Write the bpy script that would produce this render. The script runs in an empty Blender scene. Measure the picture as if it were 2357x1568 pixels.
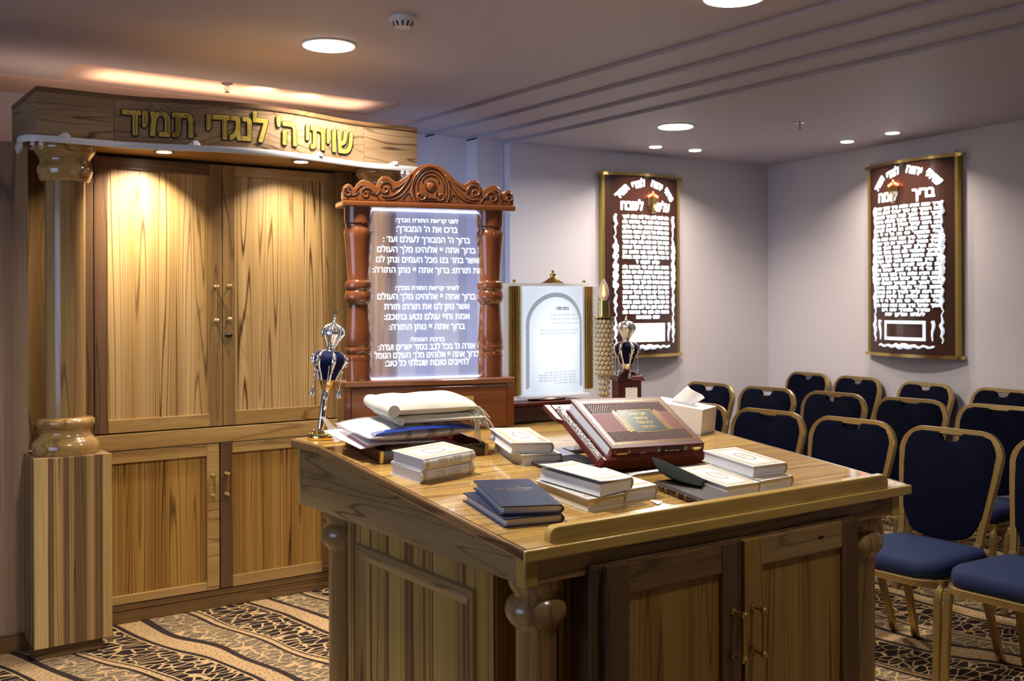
import bpy, bmesh, math, random
import mathutils
from mathutils import Vector, Matrix
random.seed(7)
C = bpy.context.scene.collection
SC = bpy.context.scene
PI = math.pi
# ------------------------------------------------------------------ camera
cam_d = bpy.data.cameras.new('camera'); cam = bpy.data.objects.new('camera', cam_d); C.objects.link(cam)
cam_d.sensor_width = 36; cam_d.lens = 36.81; cam_d.shift_y = -0.0344
cam_d.clip_start = 0.05
YAW, ROLL = -0.618, -0.0035
_r = Vector((math.cos(YAW), math.sin(YAW), 0)); _f = Vector((-math.sin(YAW), math.cos(YAW), 0)); _d = Vector((0, 0, -1))
_r2 = _r*math.cos(ROLL) - _d*math.sin(ROLL); _d2 = _r*math.sin(ROLL) + _d*math.cos(ROLL)
m = Matrix(((_r2.x, -_d2.x, -_f.x, 0), (_r2.y, -_d2.y, -_f.y, 0), (_r2.z, -_d2.z, -_f.z, 1.5), (0, 0, 0, 1)))
cam.matrix_world = m
cam_d.dof.use_dof = True; cam_d.dof.focus_distance = 3.0; cam_d.dof.aperture_fstop = 7.0
SC.camera = cam
# ------------------------------------------------------------------ world
W = bpy.data.worlds.new('world'); SC.world = W; W.use_nodes = True
W.node_tree.nodes['Background'].inputs[0].default_value = (0.74, 0.71, 0.72, 1)
W.node_tree.nodes['Background'].inputs[1].default_value = 0.10
SC.view_settings.view_transform = 'Standard'; SC.view_settings.look = 'None'
SC.view_settings.gamma = 1; SC.view_settings.use_curve_mapping = False
SC.view_settings.exposure = 0.0
try:
    SC.cycles.use_denoising = True
    SC.cycles.max_bounces = 8
    SC.cycles.sample_clamp_indirect = 4
    SC.cycles.caustics_reflective = False; SC.cycles.caustics_refractive = False
except Exception: pass
# ------------------------------------------------------------------ lights
def area(name, loc, direction, size, power, col, sy=None, shape='DISK', spread=PI):
    l = bpy.data.lights.new(name, 'AREA'); l.energy = power; l.color = col; l.shape = shape; l.size = size; l.spread = spread
    if sy: l.size_y = sy
    o = bpy.data.objects.new(name, l); C.objects.link(o); o.location = loc
    o.rotation_euler = Vector(direction).to_track_quat('-Z', 'Y').to_euler(); return o
WARM = (1.0, 0.84, 0.62); NEUT = (1.0, 0.93, 0.84); COOL = (0.55, 0.70, 1.0)
BIG = [(2.174, 4.55, 2.735), (3.174, 2.914, 2.735), (4.803, 4.918, 2.655)]
SMALL = [(5.299, 5.634), (5.664, 5.594), (6.263, 4.687), (6.201, 4.277)]
area('lamp_light', (2.174, 4.55, 2.72), (0, 0, -1), .2, 34, NEUT, spread=2.5)
area('lamp_light', (3.174, 2.914, 2.72), (0, 0, -1), .2, 40, NEUT, spread=2.4)
area('lamp_light', (1.15, 2.75, 2.72), (0, 0, -1), .2, 42, NEUT, spread=2.4)       # next lamp of the same grid, above the frame
area('lamp_light', (2.15, 1.05, 2.72), (0, 0, -1), .2, 9, NEUT, spread=2.4)       # unseen fill added on that grid to brighten the table front
area('lamp_light', (4.803, 4.918, 2.64), (0, 0, -1), .2, 32, NEUT, spread=2.8)
for x, y in SMALL:
    area('spot_light', (x, y, 2.64), (0, 0, -1), .07, 8.0, (1.0, .85, .72), spread=2.2)
for x, y, e in ((1.499, 4.885, 9.0), (2.161, 4.844, 4.0)):
    area('ark_light', (x, y, 2.205), (-.20 if x < 2 else 0, .34, -1), .06, e, (1.0, .88, .72), spread=1.9)
area('ark_top_light', (2.235, 5.865, 2.56), (0, 0, 1), 1.6, 5.0, (1.0, .70, .50), .25, 'RECTANGLE', 1.2)
for x, y in ((2.62, 5.78), (2.32, 5.74)): area('added_glint_light', (x, y, 2.6), (0, 0, 1), .03, .25, (1.0, .85, .60), spread=1.3)  # small unseen lights added to make hot spots on the ceiling
area('daylight', (-2.2, 2.6, 1.5), (1, .45, .05), 2.2, 40, (.50, .66, 1.0), 1.5, 'RECTANGLE')
area('added_cool_fill', (2.95, 5.5, 1.45), (.75, .60, 0), .5, 8, (.36, .55, 1.0), 2.0, 'RECTANGLE', 1.7)  # unseen light added behind the ark to tint the pilasters blue
area('ark_back_light', (1.8, 5.75, 2.30), (0, .25, 1), 2.0, 3.2, (1.0, .68, .46), .3, 'RECTANGLE', 2.4)
# ------------------------------------------------------------------ materials
def mat(name, col=(.5, .5, .5), rough=.5, metal=0, emit=None, es=0, coat=0, sheen=0, trans=0, ior=1.45, alpha=1, bump=0, bscale=60, var=0, spec=None):
    M = bpy.data.materials.new(name); M.use_nodes = True; N = M.node_tree.nodes; L = M.node_tree.links
    b = N['Principled BSDF']; b.inputs['Base Color'].default_value = (*col, 1); b.inputs['Roughness'].default_value = rough
    b.inputs['Metallic'].default_value = metal; b.inputs['IOR'].default_value = ior
    if emit: b.inputs['Emission Color'].default_value = (*emit, 1); b.inputs['Emission Strength'].default_value = es
    if coat: b.inputs['Coat Weight'].default_value = coat; b.inputs['Coat Roughness'].default_value = .08
    if sheen: b.inputs['Sheen Weight'].default_value = sheen; b.inputs['Sheen Roughness'].default_value = .35; b.inputs['Sheen Tint'].default_value = (min(1, col[0]*6+.1), min(1, col[1]*6+.2), 1, 1)
    if trans: b.inputs['Transmission Weight'].default_value = trans
    if spec is not None: b.inputs['Specular IOR Level'].default_value = spec
    b.inputs['Alpha'].default_value = alpha
    if bump or var:
        tc = N.new('ShaderNodeTexCoord'); n = N.new('ShaderNodeTexNoise'); n.inputs['Scale'].default_value = bscale; n.inputs['Detail'].default_value = 4
        L.new(tc.outputs['Object'], n.inputs['Vector'])
        if bump:
            bp = N.new('ShaderNodeBump'); bp.inputs['Strength'].default_value = bump; bp.inputs['Distance'].default_value = .002
            L.new(n.outputs[0], bp.inputs['Height']); L.new(bp.outputs[0], b.inputs['Normal'])
        if var:
            r = N.new('ShaderNodeMapRange'); r.inputs[3].default_value = 1-var; r.inputs[4].default_value = 1+var
            mx = N.new('ShaderNodeVectorMath'); mx.operation = 'SCALE'; mx.inputs[0].default_value = col
            L.new(n.outputs[0], r.inputs[0]); L.new(r.outputs[0], mx.inputs['Scale']); L.new(mx.outputs[0], b.inputs['Base Color'])
    return M

def wood(name, light, mid, dark, axis='Z', width=7.0, along=.55, lines=13.0, linew=.10, amt=.9, rough=.35, coat=0.0, stripes=0.0, seed=0.0):
    """Striped walnut: contour lines of a stretched noise give the dark flame-shaped veins."""
    M = bpy.data.materials.new(name); M.use_nodes = True; N = M.node_tree.nodes; L = M.node_tree.links
    b = N['Principled BSDF']; b.inputs['Roughness'].default_value = rough
    if coat: b.inputs['Coat Weight'].default_value = coat; b.inputs['Coat Roughness'].default_value = .06
    tc = N.new('ShaderNodeTexCoord'); oi = N.new('ShaderNodeObjectInfo')
    off = N.new('ShaderNodeVectorMath'); off.operation = 'MULTIPLY_ADD'
    L.new(oi.outputs['Random'], off.inputs[0]); off.inputs[1].default_value = (5.7, 3.3, 4.1); L.new(tc.outputs['Object'], off.inputs[2])
    def mp(a, bb):
        q = N.new('ShaderNodeVectorMath'); q.operation = 'MULTIPLY'
        q.inputs[1].default_value = {'X': (bb, a, a), 'Y': (a, bb, a), 'Z': (a, a, bb)}[axis]
        L.new(off.outputs[0], q.inputs[0])
        s = N.new('ShaderNodeVectorMath'); s.operation = 'ADD'; s.inputs[1].default_value = (seed, seed*2, seed*.7); L.new(q.outputs[0], s.inputs[0]); return s.outputs[0]
    def noise(v, sc, det=2, rg=.5):
        n = N.new('ShaderNodeTexNoise'); n.inputs['Scale'].default_value = sc; n.inputs['Detail'].default_value = det; n.inputs['Roughness'].default_value = rg
        L.new(v, n.inputs['Vector']); return n.outputs[0]
    def math_(op, a, bb=None, c=None):
        q = N.new('ShaderNodeMath'); q.operation = op
        for i, v in enumerate((a, bb, c)):
            if v is None: continue
            if isinstance(v, (int, float)): q.inputs[i].default_value = v
            else: L.new(v, q.inputs[i])
        return q.outputs[0]
    na = noise(mp(width, along), 1.0, 1.5, .45)
    nb = noise(mp(width*6, along*5), 1.0, 2, .5)
    v = math_('MULTIPLY_ADD', na, lines, math_('MULTIPLY', nb, .14))
    fr = math_('PINGPONG', v, .5)
    rp = N.new('ShaderNodeMapRange'); rp.inputs[1].default_value = 0; rp.inputs[2].default_value = linew; rp.inputs[3].default_value = 1; rp.inputs[4].default_value = 0; rp.interpolation_type = 'SMOOTHSTEP'
    L.new(fr, rp.inputs[0])
    # strength of the veins changes from place to place
    ns = noise(mp(width*.7, along*1.3), 1.3, 1)
    st = N.new('ShaderNodeMapRange'); st.inputs[1].default_value = .35; st.inputs[2].default_value = .6; st.inputs[3].default_value = .6; st.inputs[4].default_value = 1; L.new(ns, st.inputs[0])
    line = math_('MULTIPLY', rp.outputs[0], math_('MULTIPLY', st.outputs[0], amt))
    nf = noise(mp(width*22, along*9), 1.0, 3, .6)
    nm = noise(mp(width*1.2, along*.5), 1.0, 2, .5)
    m1 = N.new('ShaderNodeMix'); m1.data_type = 'RGBA'
    f1 = N.new('ShaderNodeMapRange'); f1.inputs[1].default_value = .36; f1.inputs[2].default_value = .62; L.new(nm, f1.inputs[0])
    L.new(f1.outputs[0], m1.inputs[0]); m1.inputs[6].default_value = (*light, 1); m1.inputs[7].default_value = (*mid, 1)
    m2 = N.new('ShaderNodeMix'); m2.data_type = 'RGBA'; m2.blend_type = 'MULTIPLY'
    f2 = N.new('ShaderNodeMapRange'); f2.inputs[1].default_value = .3; f2.inputs[2].default_value = .7; f2.inputs[3].default_value = 0; f2.inputs[4].default_value = .55; L.new(nf, f2.inputs[0])
    L.new(f2.outputs[0], m2.inputs[0]); L.new(m1.outputs[2], m2.inputs[6]); m2.inputs[7].default_value = (.55, .45, .35, 1)
    last = m2.outputs[2]
    if stripes:
        nz = noise(mp(width*2.6, along*.10), 1.0, 2, .6)
        f3 = N.new('ShaderNodeMapRange'); f3.inputs[1].default_value = .49; f3.inputs[2].default_value = .56; f3.inputs[3].default_value = 0; f3.inputs[4].default_value = stripes; f3.interpolation_type = 'SMOOTHSTEP'; L.new(nz, f3.inputs[0])
        m4 = N.new('ShaderNodeMix'); m4.data_type = 'RGBA'; L.new(f3.outputs[0], m4.inputs[0]); L.new(last, m4.inputs[6]); m4.inputs[7].default_value = (dark[0]*1.8, dark[1]*1.8, dark[2]*1.8, 1); last = m4.outputs[2]
    m3 = N.new('ShaderNodeMix'); m3.data_type = 'RGBA'; L.new(line, m3.inputs[0]); L.new(last, m3.inputs[6]); m3.inputs[7].default_value = (*dark, 1)
    L.new(m3.outputs[2], b.inputs['Base Color'])
    return M
LT, MD, DK = (.50, .30, .095), (.37, .20, .05), (.070, .028, .009)
W_panel = wood('veined_veneer', (.58, .385, .165), (.45, .275, .095), DK, 'Z', 9.5, .15, 29, .17, 1.0)
W_panel2 = wood('dark_veined_veneer', (.44, .25, .055), (.31, .155, .032), (.055, .02, .006), 'Z', 10, .16, 29, .19, 1.0)
W_railx = wood('honey_rail_wood', (.46, .29, .10), (.36, .21, .065), DK, 'X', 8, .8, 4, .06, .6)
W_stile = wood('stile_wood', (.36, .22, .08), (.20, .115, .04), DK, 'Z', 9, .6, 6, .09, .8)
W_dark = wood('dark_stile_wood', (.16, .085, .04), (.09, .045, .02), (.03, .014, .008), 'Z', 9, .6, 6, .09, .8)
W_cornice = wood('cornice_wood', (.38, .255, .14), (.27, .17, .09), (.05, .027, .014), 'X', 8, .8, 10, .10, .95, .3)
W_corny = wood('cornice_side_wood', (.38, .255, .14), (.27, .17, .09), (.05, .027, .014), 'Y', 8, .8, 10, .10, .95, .3)
W_ped = wood('striped_pedestal_wood', (.50, .33, .12), (.33, .205, .08), (.06, .03, .014), 'Z', 12, .14, 18, .17, 1.0, .4, 0, .8, 2.2)
W_shaft = wood('shaft_wood', (.42, .27, .10), (.28, .165, .06), (.09, .045, .018), 'Z', 10, .4, 6, .10, .7, .22, .3, .35)
W_turn = wood('turned_wood', (.50, .31, .11), (.34, .20, .065), (.10, .05, .02), 'X', 7, 2.5, 5, .10, .7, .18, .6)
W_top = wood('tabletop_wood', (.62, .40, .125), (.45, .27, .07), (.15, .075, .03), 'X', 15, .5, 12, .16, .85, .16, .8, .35, 1.1)
W_lip = wood('table_lip_wood', (.56, .37, .10), (.46, .29, .07), (.24, .13, .035), 'X', 12, .7, 4, .10, .4, .2, .4)
W_apx = wood('apron_wood', (.37, .235, .095), (.25, .15, .06), (.06, .03, .014), 'X', 11, .7, 8, .12, .8, .35)
W_apy = wood('side_apron_wood', (.37, .245, .105), (.27, .17, .065), (.07, .04, .018), 'Y', 11, .7, 10, .12, .8, .32)
W_edgey = wood('edge_wood', (.32, .18, .07), (.20, .105, .04), (.05, .022, .01), 'Y', 12, .9, 7, .16, .9, .2, .5)
W_body = wood('striped_body_wood', (.44, .28, .07), (.33, .20, .05), (.06, .026, .01), 'Z', 10, .2, 6, .12, .85, .4, 0, .9, 4.0)
W_door = wood('table_door_wood', (.42, .25, .06), (.29, .155, .035), (.04, .016, .008), 'Z', 12, .3, 16, .12, .85, .35)
W_dkr = wood('dark_rail_wood', (.20, .115, .045), (.12, .06, .024), (.04, .018, .009), 'X', 11, .8, 6, .12, .8, .35)
W_left = wood('wall_veneer', (.42, .29, .17), (.33, .21, .12), (.09, .06, .055), 'Z', 7.5, .25, 8, .13, .8, .4, 0, .35, 7.1)
W_plinth = wood('plinth_wood', (.20, .11, .04), (.12, .06, .022), (.04, .018, .01), 'X', 10, .7, 5, .12, .8, .35)
W_mahog = wood('mahogany', (.215, .066, .022), (.16, .045, .014), (.08, .022, .009), 'Z', 22, .8, 3, .10, .45, .2, .7)
W_mahx = wood('mahogany_across', (.22, .078, .028), (.155, .052, .018), (.08, .026, .011), 'X', 24, .9, 5, .12, .5, .28, .4)
W_crest = wood('crest_mahogany', (.26, .085, .024), (.20, .062, .017), (.11, .034, .012), 'X', 20, .9, 3, .10, .4, .2, .8)
M_red = mat('dark_red_lacquer', (.075, .012, .008), .25, coat=.3, var=.25, bscale=30)
M_redd = mat('black_tray_front', (.012, .010, .012), .12, coat=.6)
M_paint = mat('wall_paint', (.60, .555, .57), .75, bump=.12, bscale=140, var=.02)
M_ceil = mat('ceiling_paint', (.445, .405, .445), .55, bump=.06, bscale=120, var=.02)
M_ceilglow = mat('painted_warm_glow', (.66, .47, .37), .32, var=.03, bscale=6)  # peach colour stands in for warm light on the plain ceiling
M_white = mat('white_plastic', (.66, .66, .66), .4)
M_lamp = mat('lamp_glass', (1, 1, 1), .5, emit=(1, .97, .90), es=14)
M_lampw = mat('warm_lamp_glass', (1, 1, 1), .5, emit=(1, .90, .72), es=14)
M_brass = mat('brass', (.78, .56, .20), .18, 1, var=.06)
M_gold = mat('antique_gold', (.56, .39, .11), .33, 1, var=.22, bscale=90)
M_chair = mat('gold_chair_metal', (.50, .37, .17), .34, .9)
M_velv = mat('navy_velvet', (.0010, .0016, .008), .9, bump=.3, bscale=300, spec=.08)
M_seat = mat('blue_velvet', (.0008, .0075, .045), .85, sheen=.07, bump=.4, bscale=18)
M_steel = mat('chrome', (.75, .75, .75), .15, 1)
M_silver = mat('silver', (.95, .93, .90), .20, 1, bump=.5, bscale=150)
M_blue = mat('royal_blue_velvet', (.001, .002, .035), .7, spec=.2)
M_bookw = mat('white_book_cover', (.60, .59, .575), .42, bump=.08, bscale=400)
M_page = mat('white_book_pages', (.60, .60, .62), .7, bump=.3, bscale=500)
M_pagec = mat('cream_pages', (.52, .46, .34), .7, bump=.3, bscale=500)
M_tan = mat('gold_print', (.42, .23, .06), .45)
M_pale = mat('pale_peach_print', (.58, .44, .28), .5)
M_paleg = mat('grey_print', (.30, .26, .20), .5)
M_navy = mat('navy_leather', (.018, .026, .065), .33, bump=.5, bscale=260)
M_maroon = mat('maroon_leather', (.095, .016, .011), .42, bump=.4, bscale=320)
M_marm = mat('maroon_panel', (.14, .014, .016), .5, bump=.3, bscale=320, spec=.3)
M_brnp = mat('brown_patterned_leather', (.070, .028, .022), .6, bump=.6, bscale=500, spec=.25)
M_green = mat('dark_green_label', (.025, .035, .025), .3)
M_foil = mat('gold_foil', (.95, .68, .25), .22, .9)
M_pouch = mat('black_felt', (.010, .012, .010), .9, spec=.1, bump=.5, bscale=400)
M_dkbook = mat('dark_brown_book_cover', (.022, .009, .008), .5, spec=.2)
M_cloth = mat('cream_wool_cloth', (.60, .56, .46), .85, sheen=.2, bump=.35, bscale=260)
M_clothw = mat('white_cloth', (.50, .50, .52), .85, bump=.35, bscale=260)
M_grey = mat('grey_stripe', (.13, .14, .15), .7)
M_bluetrim = mat('blue_bag_trim', (.005, .022, .20), .35)
M_bag = mat('clear_bag', (.9, .88, .93), .12, alpha=.22, spec=.9)
M_pink = mat('pinkish_paper', (.74, .60, .62), .5)
M_tissue = mat('tissue_paper', (.86, .84, .82), .8)
M_box = mat('white_card', (.66, .62, .59), .5)
M_glass = mat('display_glass', (.70, .76, 1.0), .02, alpha=.12, emit=(.36, .42, 1.0), es=.30, spec=.8)
M_crys = mat('amber_crystal', (1, .86, .60), .05, ior=1.5, trans=.6, bump=0)
M_clear = mat('bulb_glass', (1, 1, 1), .02, alpha=.18, spec=.9)
M_flame = mat('flame', (1, .35, .1), .5, emit=(1, .30, .06), es=5)
M_redled = mat('red_flame_led', (1, .1, .05), .5, emit=(1, .12, .05), es=9)
M_led = mat('led_edge', (1, 1, 1), .5, emit=(.62, .76, 1), es=9)
M_text = mat('lit_lettering', (1, 1, 1), .5, emit=(.86, .95, 1), es=1.35)
M_ptext = mat('backlit_lettering', (.6, .6, .6), .5, emit=(.74, .90, 1.0), es=1.25)
M_ptext2 = mat('dim_backlit_ornament', (1, 1, 1), .5, emit=(.70, .78, .90), es=.7)
M_pbox = mat('backlit_white_box', (1, 1, 1), .5, emit=(1, .99, .97), es=1.5)
M_pbrown = mat('brown_acrylic', (.055, .022, .016), .22, coat=.2)
M_acryl = mat('white_acrylic', (.86, .87, .90), .25, emit=(.85, .92, 1), es=.25)
M_scroll = mat('backlit_paper', (.12, .13, .15), .5, emit=(.80, .88, 1), es=.80)
nt = M_scroll.node_tree; tc_ = nt.nodes.new('ShaderNodeTexCoord'); vm = nt.nodes.new('ShaderNodeVectorMath'); vm.operation = 'MULTIPLY_ADD'; vm.inputs[1].default_value = (7.5, 0, 4.6); vm.inputs[2].default_value = (.05, 0, -.93)
ln = nt.nodes.new('ShaderNodeVectorMath'); ln.operation = 'LENGTH'; mr = nt.nodes.new('ShaderNodeMapRange'); mr.inputs[1].default_value = .25; mr.inputs[2].default_value = 1.15; mr.inputs[3].default_value = 1.3; mr.inputs[4].default_value = .82; mr.interpolation_type = 'SMOOTHSTEP'
nt.links.new(tc_.outputs['Object'], vm.inputs[0]); nt.links.new(vm.outputs[0], ln.inputs[0]); nt.links.new(ln.outputs['Value'], mr.inputs[0]); nt.links.new(mr.outputs[0], nt.nodes['Principled BSDF'].inputs['Emission Strength'])
M_scrollc = mat('bright_backlit_paper', (.1, .1, .1), .5, emit=(.97, .98, 1), es=1.05)
M_print = mat('grey_blue_print', (.35, .40, .48), .6)
M_ink = mat('ink', (.02, .02, .025), .6)
M_black = mat('black_outline', (.012, .008, .006), .5)
M_goldl = mat('gold_letter_face', (.72, .52, .10), .25, .35)
M_plate = mat('brass_plate', (.70, .44, .17), .35, .6)
M_groove = mat('carved_groove', (.035, .010, .005), .5)
M_blueish = mat('glossy_dark_base', (.06, .035, .05), .06, coat=1)
M_dkwood = wood('dark_marbled_wood', (.11, .06, .035), (.05, .022, .014), (.02, .008, .006), 'X', 20, 2, 5, .2, .8, .15, .8)
M_dkred = mat('dark_cherry_wood', (.085, .016, .012), .35, spec=.3, var=.2, bscale=40)

def carpet():
    M = bpy.data.materials.new('patterned_carpet'); M.use_nodes = True; N = M.node_tree.nodes; L = M.node_tree.links
    b = N['Principled BSDF']; b.inputs['Roughness'].default_value = .95; b.inputs['Specular IOR Level'].default_value = .1
    tc = N.new('ShaderNodeTexCoord'); sp = N.new('ShaderNodeSeparateXYZ'); L.new(tc.outputs['Object'], sp.inputs[0])
    def mt(op, a, bb=None, c=None):
        q = N.new('ShaderNodeMath'); q.operation = op
        for i, v in enumerate((a, bb, c)):
            if v is None: continue
            if isinstance(v, (int, float)): q.inputs[i].default_value = v
            else: L.new(v, q.inputs[i])
        return q.outputs[0]
    def mixc(f, a, bb):
        q = N.new('ShaderNodeMix'); q.data_type = 'RGBA'
        for i, v in ((0, f), (6, a), (7, bb)):
            if isinstance(v, tuple): q.inputs[i].default_value = (*v, 1)
            else: L.new(v, q.inputs[i])
        return q.outputs[2]
    X, Y = sp.outputs[0], sp.outputs[1]
    # bands run away from the camera along Y and wander sideways
    w1 = mt('MULTIPLY', mt('SINE', mt('MULTIPLY_ADD', Y, 2.6, .6)), .075)
    n = N.new('ShaderNodeTexNoise'); n.inputs['Scale'].default_value = 1.0; n.inputs['Detail'].default_value = 1
    mp = N.new('ShaderNodeVectorMath'); mp.operation = 'MULTIPLY'; mp.inputs[1].default_value = (2.2, 1.3, 0); L.new(tc.outputs['Object'], mp.inputs[0]); L.new(mp.outputs[0], n.inputs['Vector'])
    u = mt('ADD', mt('ADD', X, mt('MULTIPLY', Y, .12)), mt('ADD', w1, mt('MULTIPLY', n.outputs[0], .22)))
    t = mt('FRACT', mt('MULTIPLY', u, 1/.62))
    def band(a, e):
        return mt('MULTIPLY', mt('GREATER_THAN', t, a), mt('LESS_THAN', t, e))
    vo = N.new('ShaderNodeTexVoronoi'); vo.feature = 'DISTANCE_TO_EDGE'; vo.inputs['Scale'].default_value = 1
    dm = N.new('ShaderNodeVectorMath'); dm.operation = 'MULTIPLY'; dm.inputs[1].default_value = (13, 24, 0)
    nn = N.new('ShaderNodeTexNoise'); nn.inputs['Scale'].default_value = 9; nn.inputs['Detail'].default_value = 1
    L.new(tc.outputs['Object'], nn.inputs['Vector'])
    ad = N.new('ShaderNodeVectorMath'); ad.operation = 'MULTIPLY_ADD'; ad.inputs[1].default_value = (.05, .05, 0); L.new(nn.outputs['Color'], ad.inputs[0]); L.new(tc.outputs['Object'], ad.inputs[2])
    L.new(ad.outputs[0], dm.inputs[0]); L.new(dm.outputs[0], vo.inputs['Vector'])
    crack = mt('LESS_THAN', vo.outputs['Distance'], .055)
    sp2 = N.new('ShaderNodeTexNoise'); sp2.inputs['Scale'].default_value = 85; sp2.inputs['Detail'].default_value = 2; L.new(tc.outputs['Object'], sp2.inputs['Vector'])
    speck = mt('GREATER_THAN', sp2.outputs[0], .56)
    TAN = (.50, .32, .15); BLK = (.022, .014, .012)
    sand = mixc(speck, (.47, .30, .14), (.24, .15, .08))
    gr = mixc(crack, mixc(speck, (.14, .10, .06), (.28, .20, .115)), TAN)
    dk = mixc(crack, BLK, TAN)
    col = mixc(band(0, .40), sand, dk)
    col = mixc(band(.64, .93), col, gr)
    for a, e in ((.385, .43), (.60, .655), (.915, .955), (.985, 1.0)):
        col = mixc(band(a, e), col, (.035, .022, .018))
    for a, e in ((.0, .012), (.372, .386), (.945, .957)):
        col = mixc(band(a, e), col, TAN)
    L.new(col, b.inputs['Base Color'])
    bp = N.new('ShaderNodeBump'); bp.inputs['Strength'].default_value = .6; bp.inputs['Distance'].default_value = .004
    s3 = N.new('ShaderNodeTexNoise'); s3.inputs['Scale'].default_value = 260; L.new(tc.outputs['Object'], s3.inputs['Vector']); L.new(s3.outputs[0], bp.inputs['Height']); L.new(bp.outputs[0], b.inputs['Normal'])
    return M
M_carpet = carpet()

# ------------------------------------------------------------------ mesh helper
class MB:
    def __init__(s): s.v = []; s.f = []; s.m = []
    def add(s, v, f, m=0):
        o = len(s.v); s.v += [tuple(p) for p in v]; s.f += [tuple(i+o for i in q) for q in f]; s.m += [m]*len(f); return s
    def box(s, x0, x1, y0, y1, z0, z1, m=0, M=None):
        v = [Vector((x, y, z)) for z in (z0, z1) for y in (y0, y1) for x in (x0, x1)]
        if M: v = [M @ p for p in v]
        return s.add(v, [(0, 2, 3, 1), (4, 5, 7, 6), (0, 1, 5, 4), (2, 6, 7, 3), (0, 4, 6, 2), (1, 3, 7, 5)], m)
    def hexa(s, b, t, m=0):
        return s.add(list(b)+list(t), [(3, 2, 1, 0), (4, 5, 6, 7), (0, 1, 5, 4), (1, 2, 6, 5), (2, 3, 7, 6), (3, 0, 4, 7)], m)
    def lathe(s, prof, cx=0, cy=0, n=28, m=0, M=None):
        v = []; f = []
        for r, z in prof:
            for k in range(n):
                a = 2*PI*k/n; p = Vector((cx+r*math.cos(a), cy+r*math.sin(a), z)); v.append(M @ p if M else p)
        for i in range(len(prof)-1):
            for k in range(n):
                a = i*n+k; b2 = i*n+(k+1) % n; f.append((a, b2, b2+n, a+n))
        f.append(tuple(range(n-1, -1, -1))); e = (len(prof)-1)*n; f.append(tuple(range(e, e+n)))
        return s.add(v, f, m)
    def tube(s, pts, r, n=8, m=0, closed=False, M=None):
        pts = [Vector(p) for p in pts]; R = r if isinstance(r, (list, tuple)) else [r]*len(pts)
        v = []; f = []; K = len(pts); up = None
        for i, p in enumerate(pts):
            a = pts[i-1] if (i > 0 or closed) else p; c = pts[(i+1) % K] if (i < K-1 or closed) else p
            t = (c-a)
            if t.length < 1e-9: t = Vector((0, 0, 1))
            t.normalize()
            if up is None: up = Vector((0, 0, 1)) if abs(t.z) < .9 else Vector((1, 0, 0))
            nx = t.cross(up)
            if nx.length < 1e-6: nx = t.cross(Vector((0, 1, 0)))
            nx.normalize(); ny = nx.cross(t); up = ny
            for k in range(n):
                an = 2*PI*k/n; q = p+(nx*math.cos(an)+ny*math.sin(an))*R[i]; v.append(M @ q if M else q)
        for i in range(K if closed else K-1):
            j = (i+1) % K
            for k in range(n): f.append((i*n+k, i*n+(k+1) % n, j*n+(k+1) % n, j*n+k))
        if not closed: f.append(tuple(range(n-1, -1, -1))); f.append(tuple(range((K-1)*n, K*n)))
        return s.add(v, f, m)
    def sweep(s, pts, sec, D, m=0, closed=False):
        """sec = (a,d): a in the plane of the path (to its left), d along D."""
        pts = [Vector(p) for p in pts]; K = len(pts); n = len(sec); v = []; f = []; D = Vector(D)
        for i, p in enumerate(pts):
            a = pts[i-1] if (i > 0 or closed) else p; c = pts[(i+1) % K] if (i < K-1 or closed) else p
            t = (c-a).normalized(); N_ = D.cross(t).normalized(); D2 = t.cross(N_)
            for x, d in sec: v.append(p+N_*x+D2*d)
        for i in range(K if closed else K-1):
            j = (i+1) % K
            for k in range(n): f.append((i*n+k, i*n+(k+1) % n, j*n+(k+1) % n, j*n+k))
        if not closed: f.append(tuple(range(n-1, -1, -1))); f.append(tuple(range((K-1)*n, K*n)))
        return s.add(v, f, m)
    def prism(s, poly, fn, h0, h1, m=0):
        n = len(poly); v = [fn(x, y, h0) for x, y in poly]+[fn(x, y, h1) for x, y in poly]
        f = [tuple(range(n-1, -1, -1)), tuple(range(n, 2*n))]+[(i, (i+1) % n, n+(i+1) % n, n+i) for i in range(n)]
        return s.add(v, f, m)
    def ball(s, c, r, m=0, n=12, sc=(1, 1, 1), M=None):
        prof = [(max(1e-4, r*math.sin(PI*i/n)), -r*math.cos(PI*i/n)) for i in range(n+1)]
        T = Matrix.Translation(Vector(c)) @ Matrix.Diagonal((*sc, 1))
        return s.lathe(prof, n=max(10, n), m=m, M=(M @ T if M else T))
    def grid(s, fn, nu, nv, m=0, closeu=False):
        v = [fn(i/(nu-(0 if closeu else 1)), j/(nv-1)) for j in range(nv) for i in range(nu)]; f = []
        for j in range(nv-1):
            for i in range(nu if closeu else nu-1):
                a = j*nu+i; b2 = j*nu+(i+1) % nu; f.append((a, b2, b2+nu, a+nu))
        return s.add(v, f, m)

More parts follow.
